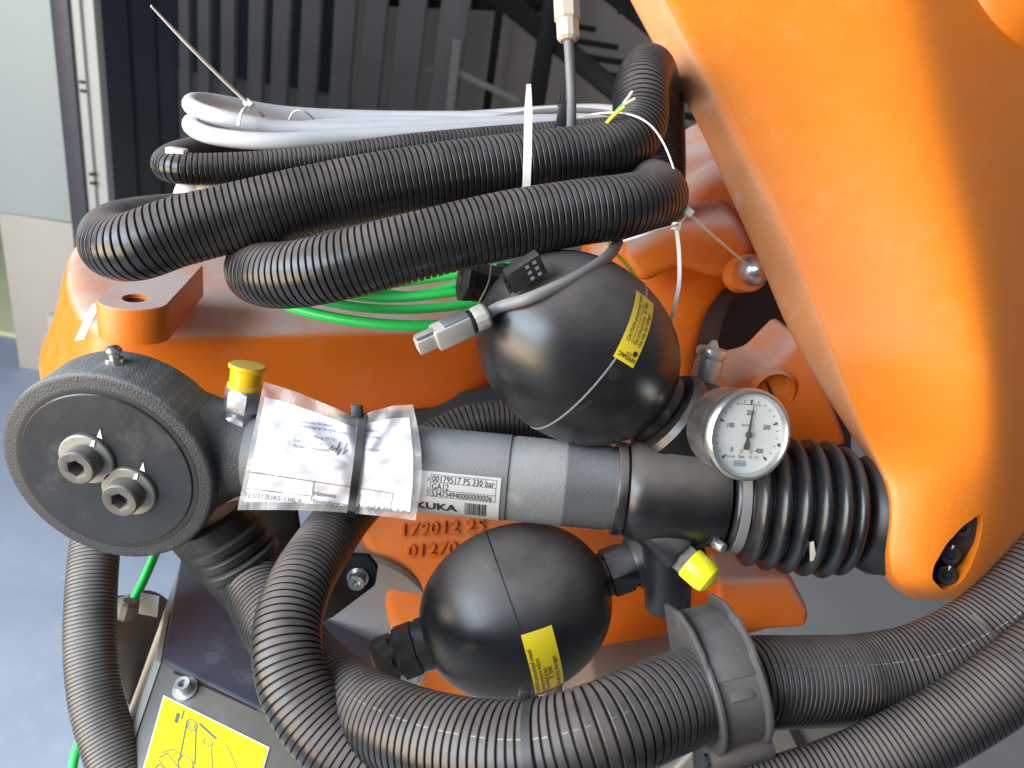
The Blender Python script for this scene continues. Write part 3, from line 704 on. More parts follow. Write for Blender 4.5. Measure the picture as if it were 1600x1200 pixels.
# test coupling with chain
tcx = (P(1114, 545, .555)-P(1098, 610, .562)).normalized(); t0 = P(1098, 608, .562)
tco = mk('test_coupling', lathe([(.0112, -.004, 'hex'), (.0115, .006, 'hex'), (.0080, .0068), (.0080, .0078), (.0102, .0085), (.0105, .0180), (.0100, .0232), (.0088, .0236), (.0088, .0246), (.0108, .0250), (.0114, .0285), (.0104, .0310), (.0040, .0322), (.0030, .0345), (.0018, .0368), (0, .0370)], t0, tcx, 36), m_nickel, cy)
ch = [t0+tcx*.030+CV(-1, 0, .4)*.010, t0+tcx*.022+CV(-1, 0, .6)*.0125, t0+tcx*.012+CV(-1, 0, .6)*.0125, t0+tcx*.002+CV(-1, 0, .5)*.013, t0+tcx*.001+CV(-1, 0, .3)*.020, t0+tcx*.006+CV(-1, 0, .3)*.022, t0+tcx*-.002+CV(-1, 0, .5)*.019]
out, cum = catmull(ch, .001); nl = 22; gl = []
for i in range(nl):
    p = at_len(out, cum, cum[-1]*i/nl); q = at_len(out, cum, min(cum[-1], cum[-1]*(i+1.3)/nl)); d = (q-p).normalized()
    _, ea, eb = frame(d, CV(.3, .2, 1)); sd = ea if i % 2 else eb; L_ = (q-p).length/2; m_ = (p+q)/2; V = []; F = []; k6 = 12
    for k in range(k6):
        t = 2*PI*k/k6; cc = m_+d*math.cos(t)*L_*1.1+sd*math.sin(t)*.0009; rad = (d*math.cos(t)+sd*math.sin(t)); nn = d.cross(sd)
        for j in range(5):
            s = 2*PI*j/5; V.append(cc+(rad*math.cos(s)+nn*math.sin(s))*.00032)
    for k in range(k6):
        for j in range(5): F.append((k*5+j, ((k+1) % k6)*5+j, ((k+1) % k6)*5+(j+1) % 5, k*5+(j+1) % 5))
    gl.append((V, F))
mk('chain', join(*gl), m_steel, tco)
# pressure gauge
GS = .95
def glathe(prof, o_, ax_, *a_, **k_): return lathe([(p[0]*GS, p[1]*GS)+tuple(p[2:]) for p in prof], o_, ax_, *a_, **k_)
gc = P(1171, 680, .456); gn_ = CV(.26, -.11, .96)
ga = mk('gauge_case', glathe([(0, -.034), (.022, -.034), (.0265, -.032), (.0272, -.029), (.0272, -.010), (.0285, -.009), (.0292, -.007), (.0295, -.003), (.0290, .0008), (.0275, .0022), (.0262, .0020), (.0252, .0004), (.0248, -.0030), (.0, -.0034)], gc, gn_, 72), m_steel, cy, angle=40, label='steel pressure gauge with white dial reading about 200 bar')
mk('stem', glathe([(.008, -.034), (.010, -.036, 'hex'), (.010, -.046, 'hex'), (.008, -.060)], gc, gn_, 30), m_steel, ga)
mk('dial', glathe([(0, -.0026), (.0249, -.0026)], gc, gn_, 64, close=False), m_dial, ga)
gup = (Z-gn_*Z.dot(gn_)).normalized(); gup = (gup*math.cos(-.04)+gn_.cross(gup)*math.sin(-.04)); gr = gup.cross(gn_)
gm = lambda u, v, h=0: gc+(gr*u+gup*v+gn_*(h-.0022))*GS
tx = []
def pol(a, r): return (r*math.sin(a), r*math.cos(a))
for i in range(21):
    an = math.radians(-135+270*i/20); big = i % 5 == 0
    tx.append(line_uv(gm, pol(an, .0190 if big else .0205), pol(an, .0222), .0009 if big else .00040, 0, 1))
    if big: tx.append(([gm(*pol(an, .0185)), gm(*pol(an-.045, .0218)), gm(*pol(an+.045, .0218))], [(0, 1, 2)]))
for i, s in enumerate(('0', '100', '200', '300', '400')):
    x, y = pol(math.radians(-135+270*i/4), .0140); tx.append(text_geo(s, .0046, lambda u, v, h, x=x, y=y: gm(u+x, v+y-.0016), align='CENTER', sx=.80, bold=.008))
for s, x, y, z_ in (('bar', -.0022, -.0152, .0034), ('CL 1.6', .0062, -.0150, .0026), ('EN 837-1', -.0005, .0050, .0022), ('0.6 MPa', -.0098, -.0150, .0018)):
    tx.append(text_geo(s, z_, lambda u, v, h, x=x, y=y: gm(u+x, v+y), align='CENTER'))
tx.append(([gm(.0225*math.sin(a_)*1.0+.0, .0225*math.cos(a_)) for a_ in ()] or [gm(.0236+.0012*math.cos(k*PI/6), -.0055+.0012*math.sin(k*PI/6)) for k in range(12)], [tuple(range(12))]))
tx.append(line_uv(gm, (-.010, .0190), (.007, .0190), .0003, 0, 1))
mk('dial_print', join(*tx), m_ink, ga, smooth=False)
tx = [text_geo('WIKA', .0026, lambda u, v, h: gm(u-.0030, v-.0195), align='CENTER', bold=.01)]
for a_, b_ in (((-.0070, -.0200), (.0008, -.0200)), ((-.0070, -.0170), (.0008, -.0170)), ((-.0070, -.0200), (-.0070, -.0170)), ((.0008, -.0200), (.0008, -.0170))): tx.append(line_uv(gm, a_, b_, .0004, 0, 1))
m_inkblue = mat('blue_ink', (.05, .12, .28), .6)
mk('maker_mark', join(*tx), m_inkblue, ga, smooth=False)
for sx in (-.0040, .0032):
    mk('dial_screw', glathe([(0, .0007), (.0011, .0006), (.0012, 0)], gm(sx, -.0108), gn_, 16), m_connector, ga)
na = math.radians(3); nd = Vector(pol(na, 1)); npp = Vector((nd.y, -nd.x))
def nm(a_, b_): return gm(nd.x*a_+npp.x*b_, nd.y*a_+npp.y*b_, .0012)
mk('needle', prism([nm(.0205, 0), nm(.012, .00055), nm(.003, .0009), nm(-.003, .0010), nm(-.0075, .0022), nm(-.0095, .0018), nm(-.0095, -.0018), nm(-.0075, -.0022), nm(-.003, -.0010), nm(.003, -.0009), nm(.012, -.00055)], gn_*.0004), m_ink, ga, smooth=False)
mk('needle_hub', glathe([(.0022, .001), (.0022, .0022), (.0015, .0026), (0, .0026)], gm(0, 0), gn_, 24), m_ink, ga)
mk('gauge_glass', glathe([(0, .0009), (.0253, .0009)], gc-gn_*.0002, gn_, 48, close=False), m_glass, ga)
# name plate on the tube
def tubemap(px0, ang0):
    def f(u, v, h=0):
        t = ang0+v/TR; return a0+A*(AX(px0)+u)+(T1*math.cos(t)-T2*math.sin(t))*(TR+.0003+h)
    return f
tpx = lambda px, py: find(tubemap(px, 0), px, py, (-.03, .03), (-.045, .045))
nmap = tubemap(640, 0)
if not handed(nmap):
    def tubemap(px0, ang0):
        def f(u, v, h=0):
            t = ang0+v/TR; return a0+A*(AX(px0)+u)+(T1*math.cos(t)+T2*math.sin(t))*(TR+.0003+h)
        return f
    nmap = tubemap(640, 0)
def nv(py): return find(nmap, 705, py, (-.005, .06), (-.05, .05))[1]
ul, ur = find(nmap, 640, 770, (-.04, .09), (-.05, .05))[0], find(nmap, 780, 775, (-.04, .09), (-.05, .05))[0]
vt, vb = nv(739), nv(805)
H_ = vt-vb; RY = {.95: nv(744), .78: nv(756), .60: nv(767), .40: nv(778.5), .34: nv(783), .06: nv(801)}
npl = mk('name_plate', grid_uv(nmap, ul-.01, vb, ur, vt, .0002, 16, 16), m_label, cy, label='silver name plate with part number and barcode')
def row(k): return RY[k]
tx = []; us_ = ul+.013
for k in (.40, .60, .78, .95): tx.append(line_uv(nmap, (us_, row(k)), (ur-.003, row(k)), .00025, .0005, 12))
tx.append(line_uv(nmap, (us_, row(.40)), (us_, row(.95)), .00025, .0005, 6)); tx.append(line_uv(nmap, (ur-.003, row(.40)), (ur-.003, row(.95)), .00025, .0005, 6))
def trow(s_, lo_, hi_, x, align='LEFT', sx=.62, bold=0, fill=.86):
    h_ = (RY[hi_]-RY[lo_]); sz = h_*fill/.72; return text_geo(s_, sz, lambda u, v, h: nmap(x+u, RY[lo_]+h_*(1-fill)/2+v, .0005), align=align, sx=sx, bold=bold)
tx.append(trow('00179517', .78, .95, us_+.0008, sx=.78)); tx.append(trow('PS 330 bar', .78, .95, ur-.0042, 'RIGHT', sx=.78))
tx.append(trow('GA12', .60, .78, us_+.0008, sx=.78)); tx.append(trow('534734940000000006', .40, .60, us_+.0008, sx=.74))
tx.append(trow('KUKA', .06, .34, us_-.0098, sx=1.05, bold=.03, fill=.56))
for a_, b_ in (('Typ', .78), ('Serialno.', .40)): tx.append(text_geo(a_, .0019, lambda u, v, h, b_=b_: nmap(us_-.001-v, RY[b_]+u, .0005)))
x = ur-.0225
while x < ur-.008:
    w_ = random.choice((.0003, .0005, .0008)); tx.append(line_uv(nmap, (x+w_/2, row(.06)), (x+w_/2, row(.34)), w_, .0005, 10)); x += w_+random.choice((.0003, .0005))
mk('plate_print', join(*tx), m_ink, npl, smooth=False)

# ================================================================== BAG WITH TEST CERTIFICATE
# the sleeve hugs the front of the tube below and stands free above it
def bag_pt(u, v, off, seed=0):
    """u 0..1 left to right, v 0..1 top to bottom of the sleeve"""
    xt = [(0, 412, 596), (.25, 462, 612), (.5, 520, 636), (.62, 556, 652), (.72, 580, 643), (.88, 614, 634), (1, 645, 632)]
    for i in range(len(xt)-1):
        if u <= xt[i+1][0]+1e-9:
            t = (u-xt[i][0])/(xt[i+1][0]-xt[i][0]); tx_, ty_ = xt[i][1]+(xt[i+1][1]-xt[i][1])*t, xt[i][2]+(xt[i+1][2]-xt[i][2])*t; break
    bx, by = 371+(649-371)*u, 797+(813-797)*u-6*math.sin(PI*u)
    k = v; x = tx_+(bx-tx_)*k+(12 if u > .9 else 0)*math.sin(PI*v)*(u-.9)*10; y = ty_+(by-ty_)*k
    # depth from the tube front, free flap above
    ps = math.sin(9*u+2.2*v+seed)*.5+math.sin(23*u-13*v+seed)*.3+math.sin(31*u+22*v+1.3)*.2
    pin = math.exp(-((u-.655)/.05)**2); an_ = math.atan2((v-.5)*.8, u-.655); ds_ = math.hypot(u-.655, (v-.5)*.7)
    ps += math.sin(an_*8+seed)*min(1, ds_*4)*.55*math.exp(-ds_*1.6)+math.sin(an_*15+1)*min(1, ds_*4)*.25*math.exp(-ds_*2)
    ya = 732+(x-670)*.102; rel = (y-ya)/68.
    dr = .5275-TR*math.sqrt(max(0, 1-min(1, rel*rel)))-.0035 if abs(rel) < .97 else .5275-.0035-TR*.24
    if rel < -.75: dr = min(dr, .5275-TR*.66-.0035)
    if rel > .75: dr = min(dr, .5275-TR*.62-.0035)
    d = dr-.0035*(1-pin)+ps*.0026*(1-pin)*(1.2-.4*v)-off
    return P(x, y, d)
bag = thing('document_sleeve', 'clear plastic sleeve with folded white certificate tied round the grey tube', 'document sleeve', P(510, 800, .5))
def bgrid(off, u0, u1, v0, v1, n=60, m=44, seed=0):
    V = [bag_pt(u0+(u1-u0)*i/n, v0+(v1-v0)*j/m, off, seed) for j in range(m+1) for i in range(n+1)]
    F = [(j*(n+1)+i, (j+1)*(n+1)+i, (j+1)*(n+1)+i+1, j*(n+1)+i+1) for j in range(m) for i in range(n)]; return V, F
mk('film', bgrid(.0014, 0, 1, 0, 1, seed=.0), m_film, bag, angle=0)
mk('film', bgrid(-.0012, 0, 1, 0, 1, seed=.0), m_film, bag, angle=0)
pap = mk('certificate', bgrid(0, .03, .965, .11, .935), m_paper, bag, angle=0)
def pmap(px, py):
    # nearest sleeve coordinates for a picture point
    u, v = .5, .5
    for _ in range(25):
        def pr(u, v):
            q = M3.transposed() @ (bag_pt(u, v, 0)-CAM); return Vector((800+q.x/-q.z*FPX, 600-q.y/-q.z*FPX))
        e = Vector((px, py))-pr(u, v); du = (pr(u+.004, v)-pr(u-.004, v))/.008; dv = (pr(u, v+.004)-pr(u, v-.004))/.008
        det = du.x*dv.y-du.y*dv.x; u = min(.96, max(.0, u+.7*(e.x*dv.y-e.y*dv.x)/det)); v = min(1., max(.0, v+.7*(du.x*e.y-du.y*e.x)/det))
    return u, v
def paper_text(px, py, s, size, slope, sx=1., bold=0):
    o = pmap(px, py); o2 = pmap(px+40, py+40*slope); 
    du = Vector((o2[0]-o[0], o2[1]-o[1]))/40.; 
    def f(u, v, h): return bag_pt(o[0]+du.x*u*sx, o[1]+du.y*u*sx-v/185., .0006)
    return text_geo(s, size, f, bold=max(bold, .012))
def paper_line(p, q, w_=1.3):
    n = 30; uv = [pmap(p[0]+(q[0]-p[0])*i/n, p[1]+(q[1]-p[1])*i/n) for i in range(n+1)]; V = []; F = []
    ver = abs(q[1]-p[1]) > abs(q[0]-p[0])
    for u, v in uv:
        V += ([bag_pt(u-w_/560, v, .0005), bag_pt(u+w_/560, v, .0005)] if ver else [bag_pt(u, v-w_/380, .0005), bag_pt(u, v+w_/380, .0005)])
    for i in range(n): F.append((2*i, 2*i+2, 2*i+3, 2*i+1))
    return V, F
tx = [paper_line((386, 737), (615, 771)), paper_line((384, 763), (484, 775)), paper_line((491, 752), (486, 783)), paper_line((614, 770), (610, 796)), paper_line((448, 700), (448, 707), .7), paper_line((448, 706), (455, 706), .7),
      paper_text(380, 777, 'TE1/112UAS-330LX', 11, .10), paper_text(489, 774, 'Hinweis', 11, .12, bold=.02), paper_text(488, 786, 'Einstufung nach Artikel 4 Abs. 3 der', 10.5, .11)]
# hand written signature
sig = [(514, 702), (520, 696), (518, 704), (526, 700), (524, 707), (532, 690), (526, 712), (534, 700), (538, 704), (542, 692), (536, 710), (543, 702)]
for a_, b_ in zip(sig, sig[1:]):
    n = 6; uv = [pmap(a_[0]+(b_[0]-a_[0])*i/n, a_[1]+(b_[1]-a_[1])*i/n) for i in range(n+1)]; V = []; F = []
    for u, v in uv: V += [bag_pt(u-.0020, v-.0022, .0006), bag_pt(u+.0020, v+.0022, .0006)]
    for i in range(n): F.append((2*i, 2*i+2, 2*i+3, 2*i+1))
    tx.append((V, F))
mk('certificate_print', join(*tx), m_ink, pap, smooth=False)
tx = [paper_text(464, 660, 'Datum der Abnahme', 6.5, .12), paper_text(464, 667, 'Bescheinigung Nr. und Stelle', 6.5, .12), paper_text(460, 681, u'Druckpr\u00fcfung (4.1)', 8, .12), paper_text(459, 690, 'Datum / Date', 8, .12), paper_text(458, 699, u'Pr\u00fcfer / Inspector', 8, .12),
      paper_text(566, 674, 'Abnahme', 6.5, .12), paper_text(569, 684, 'Nr. 5040', 6.5, .12), paper_text(563, 694, 'No.', 7, .12), paper_text(570, 704, '08.2021', 7, .12)]
mk('certificate_print', join(*tx), m_inkgrey, pap, smooth=False)
# black cable tie round the sleeve
zt_ = thing('cable_tie', 'black cable tie round the clear document sleeve', 'cable tie', P(550, 810, .5))
pts = [bag_pt(.668-.03*k/10, .0+k/10, .0032) for k in range(11)]
pts += [P(545, 815, .5275), P(552, 806, .548)]
mk('strap', strap(pts, .0050, .0014, A), m_plastic, zt_)
mk('lock_head', box(P(558, 642, .5025), A*.0036, CV(-.05, 1, 0)*.0042, CV(0, 0, 1)*.0034, .0008), m_plastic, zt_)

# ================================================================== HOSES
def mk_hose(name, label, pts, r, pitch, mt, line=None, group='black corrugated hoses', groove=.0016, segs=40):
    g, lg = hose([P(*p) for p in pts], r, pitch, segs, groove, line)
    if line is None:
        o = mk(name, g, mt, angle=24); tag(o, label, 'hose', group); return o
    t = thing(name, label, 'hose', P(*pts[0]), group); mk('conduit', g, mt, t, angle=24); mk('print_line', lg, m_washer, t, smooth=False); return t
mk_hose('corrugated_hose', 'thick black corrugated hose, upper loop, rising at the right beside the arm',
        [(1036, 330, .75), (1036, 240, .73), (1030, 160, .69), (1015, 112, .635), (1002, 138, .595), (996, 200, .575), (950, 236, .555), (850, 252, .535), (700, 272, .515), (550, 298, .50), (400, 332, .487), (280, 362, .478), (215, 384, .478), (180, 384, .492), (185, 366, .520), (240, 352, .56), (330, 345, .60), (450, 350, .64)], .0213, .00405, m_hose)
mk_hose('corrugated_hose', 'thick black corrugated hose, lower loop resting above the green cables',
        [(880, 318, .66), (960, 296, .625), (1010, 292, .575), (1028, 308, .53), (980, 322, .50), (900, 333, .487), (780, 354, .475), (640, 388, .468), (530, 416, .468), (450, 430, .478), (405, 426, .498), (410, 412, .53), (450, 405, .575), (560, 400, .62)], .0208, .0040, m_hose)
mk_hose('corrugated_hose', 'thinner black corrugated hose looping behind the thick one, under the white cables',
        [(1040, 230, .72), (980, 205, .69), (820, 215, .665), (640, 232, .63), (480, 254, .605), (340, 264, .585), (275, 262, .580), (262, 254, .60), (290, 240, .635), (360, 228, .67), (500, 226, .71), (700, 214, .74)], .0118, .0036, m_hose, groove=.0012)
mk_hose('corrugated_hose', 'grey dusty corrugated hose hanging straight down at the left edge below the round eye',
        [(158, 780, .66), (148, 860, .635), (142, 940, .615), (142, 1020, .60), (152, 1100, .585), (176, 1180, .57), (205, 1260, .555)], .0192, .0030, m_hose2, groove=.0011)
mk_hose('corrugated_hose', 'black corrugated hose curving down in front, from beneath the document sleeve',
        [(900, 672, .64), (820, 662, .64), (740, 668, .635), (670, 700, .625), (600, 745, .60), (548, 795, .565), (508, 848, .52), (468, 915, .475), (448, 990, .448), (460, 1070, .432), (505, 1140, .422), (580, 1200, .415), (680, 1250, .41)], .0198, .00405, m_hose)
H5 = [(372, 846, .590), (392, 896, .570), (420, 955, .540), (470, 1030, .495), (545, 1100, .445), (640, 1146, .405), (740, 1170, .383), (840, 1173, .372), (940, 1146, .370), (1030, 1106, .385), (1100, 1082, .400), (1170, 1067, .406), (1260, 1064, .418), (1350, 1060, .428), (1440, 1044, .428), (1520, 1008, .428), (1590, 955, .428), (1680, 860, .428)]
mk_hose('corrugated_hose', 'thick black corrugated hose sweeping below the lower accumulator through the grey clamp',
        H5, .0238, lambda u: .0042 if u < .60 else .0031, m_hose, line=CV(.0, .62, .8), segs=44)
mk_hose('corrugated_hose', 'black corrugated hose crossing the bottom right corner',
        [(1720, 930, .39), (1640, 1012, .39), (1550, 1084, .39), (1450, 1146, .39), (1340, 1200, .39), (1220, 1242, .39), (1100, 1275, .39)], .0182, .0030, m_hose, groove=.0012)
# gland and bracket under the eye
br = thing('hose_bracket', 'black bracket plate holding the hose gland below the cylinder', 'bracket', P(380, 960, .6))
mk('plate', prism(ipoly([(255, 845), (330, 800), (460, 780), (470, 850), (392, 955), (372, 968), (358, 962)], .625), CV(.05, .3, -.95)*.006, .001), m_blackmatte, br)
gd = CV(-.42, .86, .25); gp = P(393, 900, .572)
for s_0, rr in ((0, .0262), (.011, .0290), (.020, .0272), (.030, .0290)):
    mk('gland_ring', lathe([(.022, s_0), (rr-.0015, s_0), (rr, s_0+.0015), (rr, s_0+.006), (rr-.0015, s_0+.0075), (.022, s_0+.0085)], gp, gd, 48, close=False), m_plastic, br)
mk('gland_body', lathe([(.0245, -.002), (.0245, .050), (.020, .054), (0, .054)], gp, gd, 48), m_plastic, br)
mk('plate', prism(ipoly([(470, 880), (545, 868), (575, 870), (589, 888), (585, 916), (520, 965), (440, 1000)], .60), CV(.05, .3, -.95)*.006, .001), m_blackmatte, br)
mk('cap_screw', lathe([(0, -.004), (.0030, -.004, 'hex'), (.0032, -.0085, 'hex'), (.0060, -.0088), (.0066, -.0080), (.0066, 0), (.0085, 0), (.0085, .002)], P(559, 903, .598), CV(-.05, .25, -.95), 36), m_steel, br)
# clamp on the big hose
cp = thing('hose_clamp', 'dusty grey plastic clamp gripping the thick hose at lower right', 'clamp', P(1150, 1165, .43))
c0 = P(1128, 1073, .402); cax = (P(1170, 1066, .405)-P(1100, 1084, .402)).normalized()
mk('band', lathe([(.0244, -.0130), (.0262, -.0140), (.0300, -.0138), (.0310, -.0125), (.0308, -.0110), (.0286, -.0098), (.0286, .0098), (.0308, .0110), (.0310, .0125), (.0300, .0138), (.0262, .0140), (.0244, .0130)], c0, cax, 64, close=False), m_clip, cp)
up_ = CV(-.05, 1, .1); up_ = (up_-cax*up_.dot(cax)).normalized(); sd_ = cax.cross(up_)
sd_ = sd_ if sd_.dot(CAM-c0) > 0 else -sd_
def cpp(sx, uy, ax_): return c0+sd_*sx+up_*uy+cax*ax_
earp = [(.0260, .0150), (.0170, .0285), (.0040, .0365), (-.0120, .0395), (-.0340, .0360), (-.0360, .0)]
for a_, b_ in ((-.0145, .0035), (.0110, .0035)): mk('side_wall', prism([cpp(x, y, a_) for x, y in earp], cax*b_, .0012), m_clip, cp)
mk('top_block', prism([cpp(x, y, -.0112) for x, y in [(.0245, .0165), (.0150, .0268), (.0030, .0322), (-.0130, .0345), (-.0330, .0310), (-.0340, .0)]], cax*.0225, .0012), m_clip, cp)
mk('hinge', lathe([(0, -.0165), (.0074, -.0165), (.0080, -.0155), (.0080, .0155), (.0074, .0165), (0, .0165)], c0-up_*.031+sd_*.010, cax, 32), m_clip, cp)
mk('hinge_pin', lathe([(0, -.0182), (.0032, -.0180), (.0036, -.0164)], c0-up_*.031+sd_*.010, cax, 6), m_seam, cp)
fa = math.radians(50); fo = up_*math.sin(fa)+sd_*math.cos(fa)
mk('raised_field', prism([c0+fo*.0287+cax*-.006+sd_.cross(cax)*.0, c0+fo*.0287+cax*.006, c0+(up_*.25+sd_*.968)*.0289+cax*.006, c0+(up_*.25+sd_*.968)*.0289-cax*.006], fo*.0008, .0002), m_clip, cp)
mk('foot', prism([c0-up_*.032+cax*-.013-sd_*.004, c0-up_*.032+cax*.012-sd_*.004, c0-up_*.075+cax*.030-sd_*.02, c0-up_*.075-cax*.012-sd_*.02], -sd_*.022, .002), m_plastic, cp)
# black ties on hoses
ht = thing('cable_tie', 'black cable tie round the thick hose below the lower accumulator', 'cable tie', P(830, 1090, .42))
tc_ = P(842, 1173, .372); tax = (P(940, 1146, .370)-P(740, 1170, .383)).normalized()
mk('strap', lathe([(.0236, -.0022), (.0247, -.0022), (.0247, .0022), (.0236, .0022)], tc_, tax, 64, close=False), m_plastic, ht)
mk('lock_head', box(P(818, 1088, .378), CV(1, -.1, 0)*.0030, CV(.1, 1, 0)*.0038, CV(0, 0, 1)*.003, .0008), m_plastic, ht)
ht2 = mk('cable_tie', strap([P(1520, 960, .4075), P(1540, 978, .4025), P(1560, 995, .4015), P(1580, 1010, .398), P(1605, 1030, .374), P(1660, 1075, .368)], .0026, .0012, CV(-.6, .7, 0)), m_clip); tag(ht2, 'dark cable tie bundling the two hoses at the right edge', 'cable tie')

# ================================================================== CABLES
def cable(name, label, pts, r, mt, cat='cable', group=None, segs=14):
    return tag(mk(name, sweep([P(*p) for p in pts], r, segs), mt, angle=0), label, cat, group)
cable('white_cable', 'thick white cable, topmost loop of the coil', [(1000, 200, .80), (800, 186, .78), (600, 184, .75), (450, 178, .71), (340, 160, .665), (304, 158, .635), (302, 168, .615), (345, 184, .605), (430, 200, .62), (560, 203, .645), (720, 196, .68), (860, 190, .71), (980, 195, .74)], .0068, m_white)
cable('white_cable', 'thick white cable, second loop under the topmost one', [(980, 205, .80), (800, 196, .77), (600, 192, .74), (440, 202, .70), (330, 194, .65), (303, 190, .62), (302, 200, .60), (340, 214, .592), (430, 221, .60), (560, 214, .63), (720, 206, .665), (880, 200, .70)], .0068, m_white)
cable('white_cable', 'white cable end showing left of the black loops', [(500, 300, .64), (380, 296, .62), (305, 292, .60), (288, 300, .605), (300, 312, .63), (400, 312, .66)], .0075, m_white)
cable('beige_cable', 'beige cable squeezed between the black hose loops', [(560, 285, .62), (420, 288, .60), (330, 294, .592), (310, 296, .61)], .0050, m_connector)
cable('white_cable', 'pale blue-white cable run behind, right of the white tie', [(560, 195, .79), (740, 186, .80), (860, 178, .80), (940, 176, .80), (1010, 186, .80)], .0085, m_white)
cable('black_cable', 'thin black cable arching over the white cables', [(700, 200, .74), (770, 186, .74), (850, 174, .74), (930, 174, .74), (1000, 190, .74), (1040, 220, .76)], .0028, m_greycable)
lbl = tag(mk('cable_marker', box(P(276, 236, .575), X*.007, Y*.004, Z*.0022, .0006), m_tie), 'small white marker clip left of the cable coil', 'marker')
gl_ = ['nearest, lowest in the bundle', 'second from the bottom', 'third from the bottom', 'topmost, short piece', 'second from the top, leading to the round plug']
for i, pts in enumerate([[(380, 440, .60), (430, 470, .585), (500, 492, .575), (590, 506, .57), (680, 508, .575), (760, 496, .59), (820, 470, .62)],
                         [(400, 440, .62), (470, 462, .605), (560, 480, .60), (650, 483, .60), (740, 474, .605), (800, 460, .62)],
                         [(420, 440, .64), (500, 455, .625), (600, 466, .615), (700, 458, .61), (780, 445, .62)],
                         [(560, 450, .64), (640, 440, .63), (720, 428, .625), (800, 415, .63)],
                         [(470, 430, .65), (560, 450, .635), (640, 462, .625), (710, 448, .622), (770, 434, .63)]]):
    cable('green_cable', 'bright green cable under the black hose, '+gl_[i], pts, .0037 if i else .0041, m_green, group='green cables on the robot body')
gp_ = [P(515+i*11, 472+i*.3, .59) for i in range(0)]
cable('green_cable', 'green cable hanging to the floor beside the left hose, upper piece', [(262, 800, .70), (246, 855, .69), (225, 905, .68), (203, 950, .665)], .0040, m_green)
cable('green_cable', 'green cable at the bottom left edge', [(150, 1120, .72), (122, 1165, .70), (108, 1230, .68)], .0040, m_green)
# black round plug and terminal block
rp = thing('round_plug', 'black round plug cap lying on the green cables', 'plug', P(750, 470, .56))
pd = CV(.86, -.12, -.35)
q = P(722, 437, .555)
mk('cap', lathe([(0, .0015), (.0085, .0015), (.0095, 0), (.0150, 0), (.0158, .001), (.0158, .006), (.0148, .007), (.0150, .026)], q, pd, 8), m_plastic, rp, angle=20)
mk('collar', lathe([(.0150, .026), (.0185, .027), (.0185, .040), (.0150, .042), (.0150, .060)], q, pd, 8), m_plastic, rp, angle=20)
mk('strap_line', sweep([P(768, 412, .54), P(764, 440, .528), P(752, 466, .530), P(738, 490, .545)], .0007, 8), m_greycable, rp)
tbk = thing('terminal_block', 'small black six-pin terminal block on the upper accumulator', 'connector', P(815, 440, .48))
ta, tb2, tc3 = CV(.84, .52, .1), CV(-.42, .78, .45), CV(.2, -.45, .85)
tq = P(820, 424, .452)
mk('housing', box(tq, ta*.0115, tb2*.0064, tc3*.0056, .0006), m_plastic, tbk)
for i in range(3):
    for j in range(2): mk('socket', box(tq-ta*.0126+tb2*(-.004+.004*i)+tc3*(-.0022+.0044*j), ta*.0016, tb2*.0015, tc3*.0017, .0003), m_seam, tbk)
for i in range(3):
    for j in range(2): mk('contact', box(tq+ta*(.002+.005*j)+tb2*(-.0038+.0038*i)+tc3*.0057, ta*.0012, tb2*.0009, tc3*.0002), m_inkgrey, tbk)
# metal network plug with grey cable
net = thing('network_plug', 'silver metal network plug on grey cable before the orange beam', 'plug', P(700, 540, .46))
na_ = (P(764, 492, .462)-P(652, 543, .452)).normalized(); nbx = CV(.35, .85, .35); nbx = (nbx-na_*nbx.dot(na_)).normalized(); ncx = na_.cross(nbx)
n00 = P(652, 541, .452)
mk('tongue', box(n00+na_*.0065, na_*.0068, nbx*.0044, ncx*.0042, .0006), m_nickel, net)
mk('latch', box(n00+na_*.009+nbx*.0056, na_*.0085, nbx*.0010, ncx*.0026, .0004), m_greycable, net)
mk('shell', box(n00+na_*.0230, na_*.0118, nbx*.0066, ncx*.0062, .0012), m_nickel, net)
mk('shell_cover', box(n00+na_*.0260+nbx*.0034, na_*.0085, nbx*.0045, ncx*.0050, .001), m_zinc, net)
mk('seal_ring', lathe([(.004, .0345), (.0072, .0345), (.0074, .0355), (.0072, .0370), (.004, .0370)], n00, na_, 32), m_seam, net)
mk('gland_nut', lathe([(.0050, .0368), (.0074, .0370), (.0078, .0385), (.0078, .0445), (.0070, .0460), (.0035, .0465)], n00, na_, 14), m_nickel, net, angle=15)
mk('cable', sweep([n00+na_*.044, n00+na_*.056+nbx*.001, P(830, 465, .452), P(890, 438, .458), P(935, 412, .475), P(960, 388, .50), P(975, 350, .54)], .0037, 16), m_greycable, net)
# yellow wire with ferrule, green-yellow wires, hanging connector
yw = thing('yellow_wire', 'thin yellow wire with bare ferrule right of the upper accumulator', 'wire', P(1000, 460, .55))
mk('wire', sweep([P(940, 340, .54), P(952, 382, .53), P(978, 412, .53), P(996, 436, .53), P(1002, 450, .53)], .0013, 10), m_yellow2, yw)
mk('ferrule', sweep([P(1001, 449, .53), P(1010, 457, .529), P(1018, 462, .528)], .0011, 10), m_tie, yw)
gy = thing('earth_wire', 'green-yellow wire with stripped copper end against the rising hose', 'wire', P(945, 200, .55))
mk('wire', sweep([P(938, 205, .545), P(952, 188, .54), P(968, 172, .538), P(976, 166, .536)], .0013, 10), m_yellow2, gy)
mk('wire', sweep([P(941, 203, .547), P(954, 184, .543), P(966, 171, .541), P(974, 163, .54)], .0011, 10), m_green, gy)
mk('stripped_end', sweep([P(975, 165, .538), P(985, 158, .537), P(993, 154, .536)], .0012, 8), m_connector, gy)
mk('stripped_end', sweep([P(974, 162, .541), P(982, 152, .54), P(988, 143, .54)], .0011, 8), m_tie, gy)
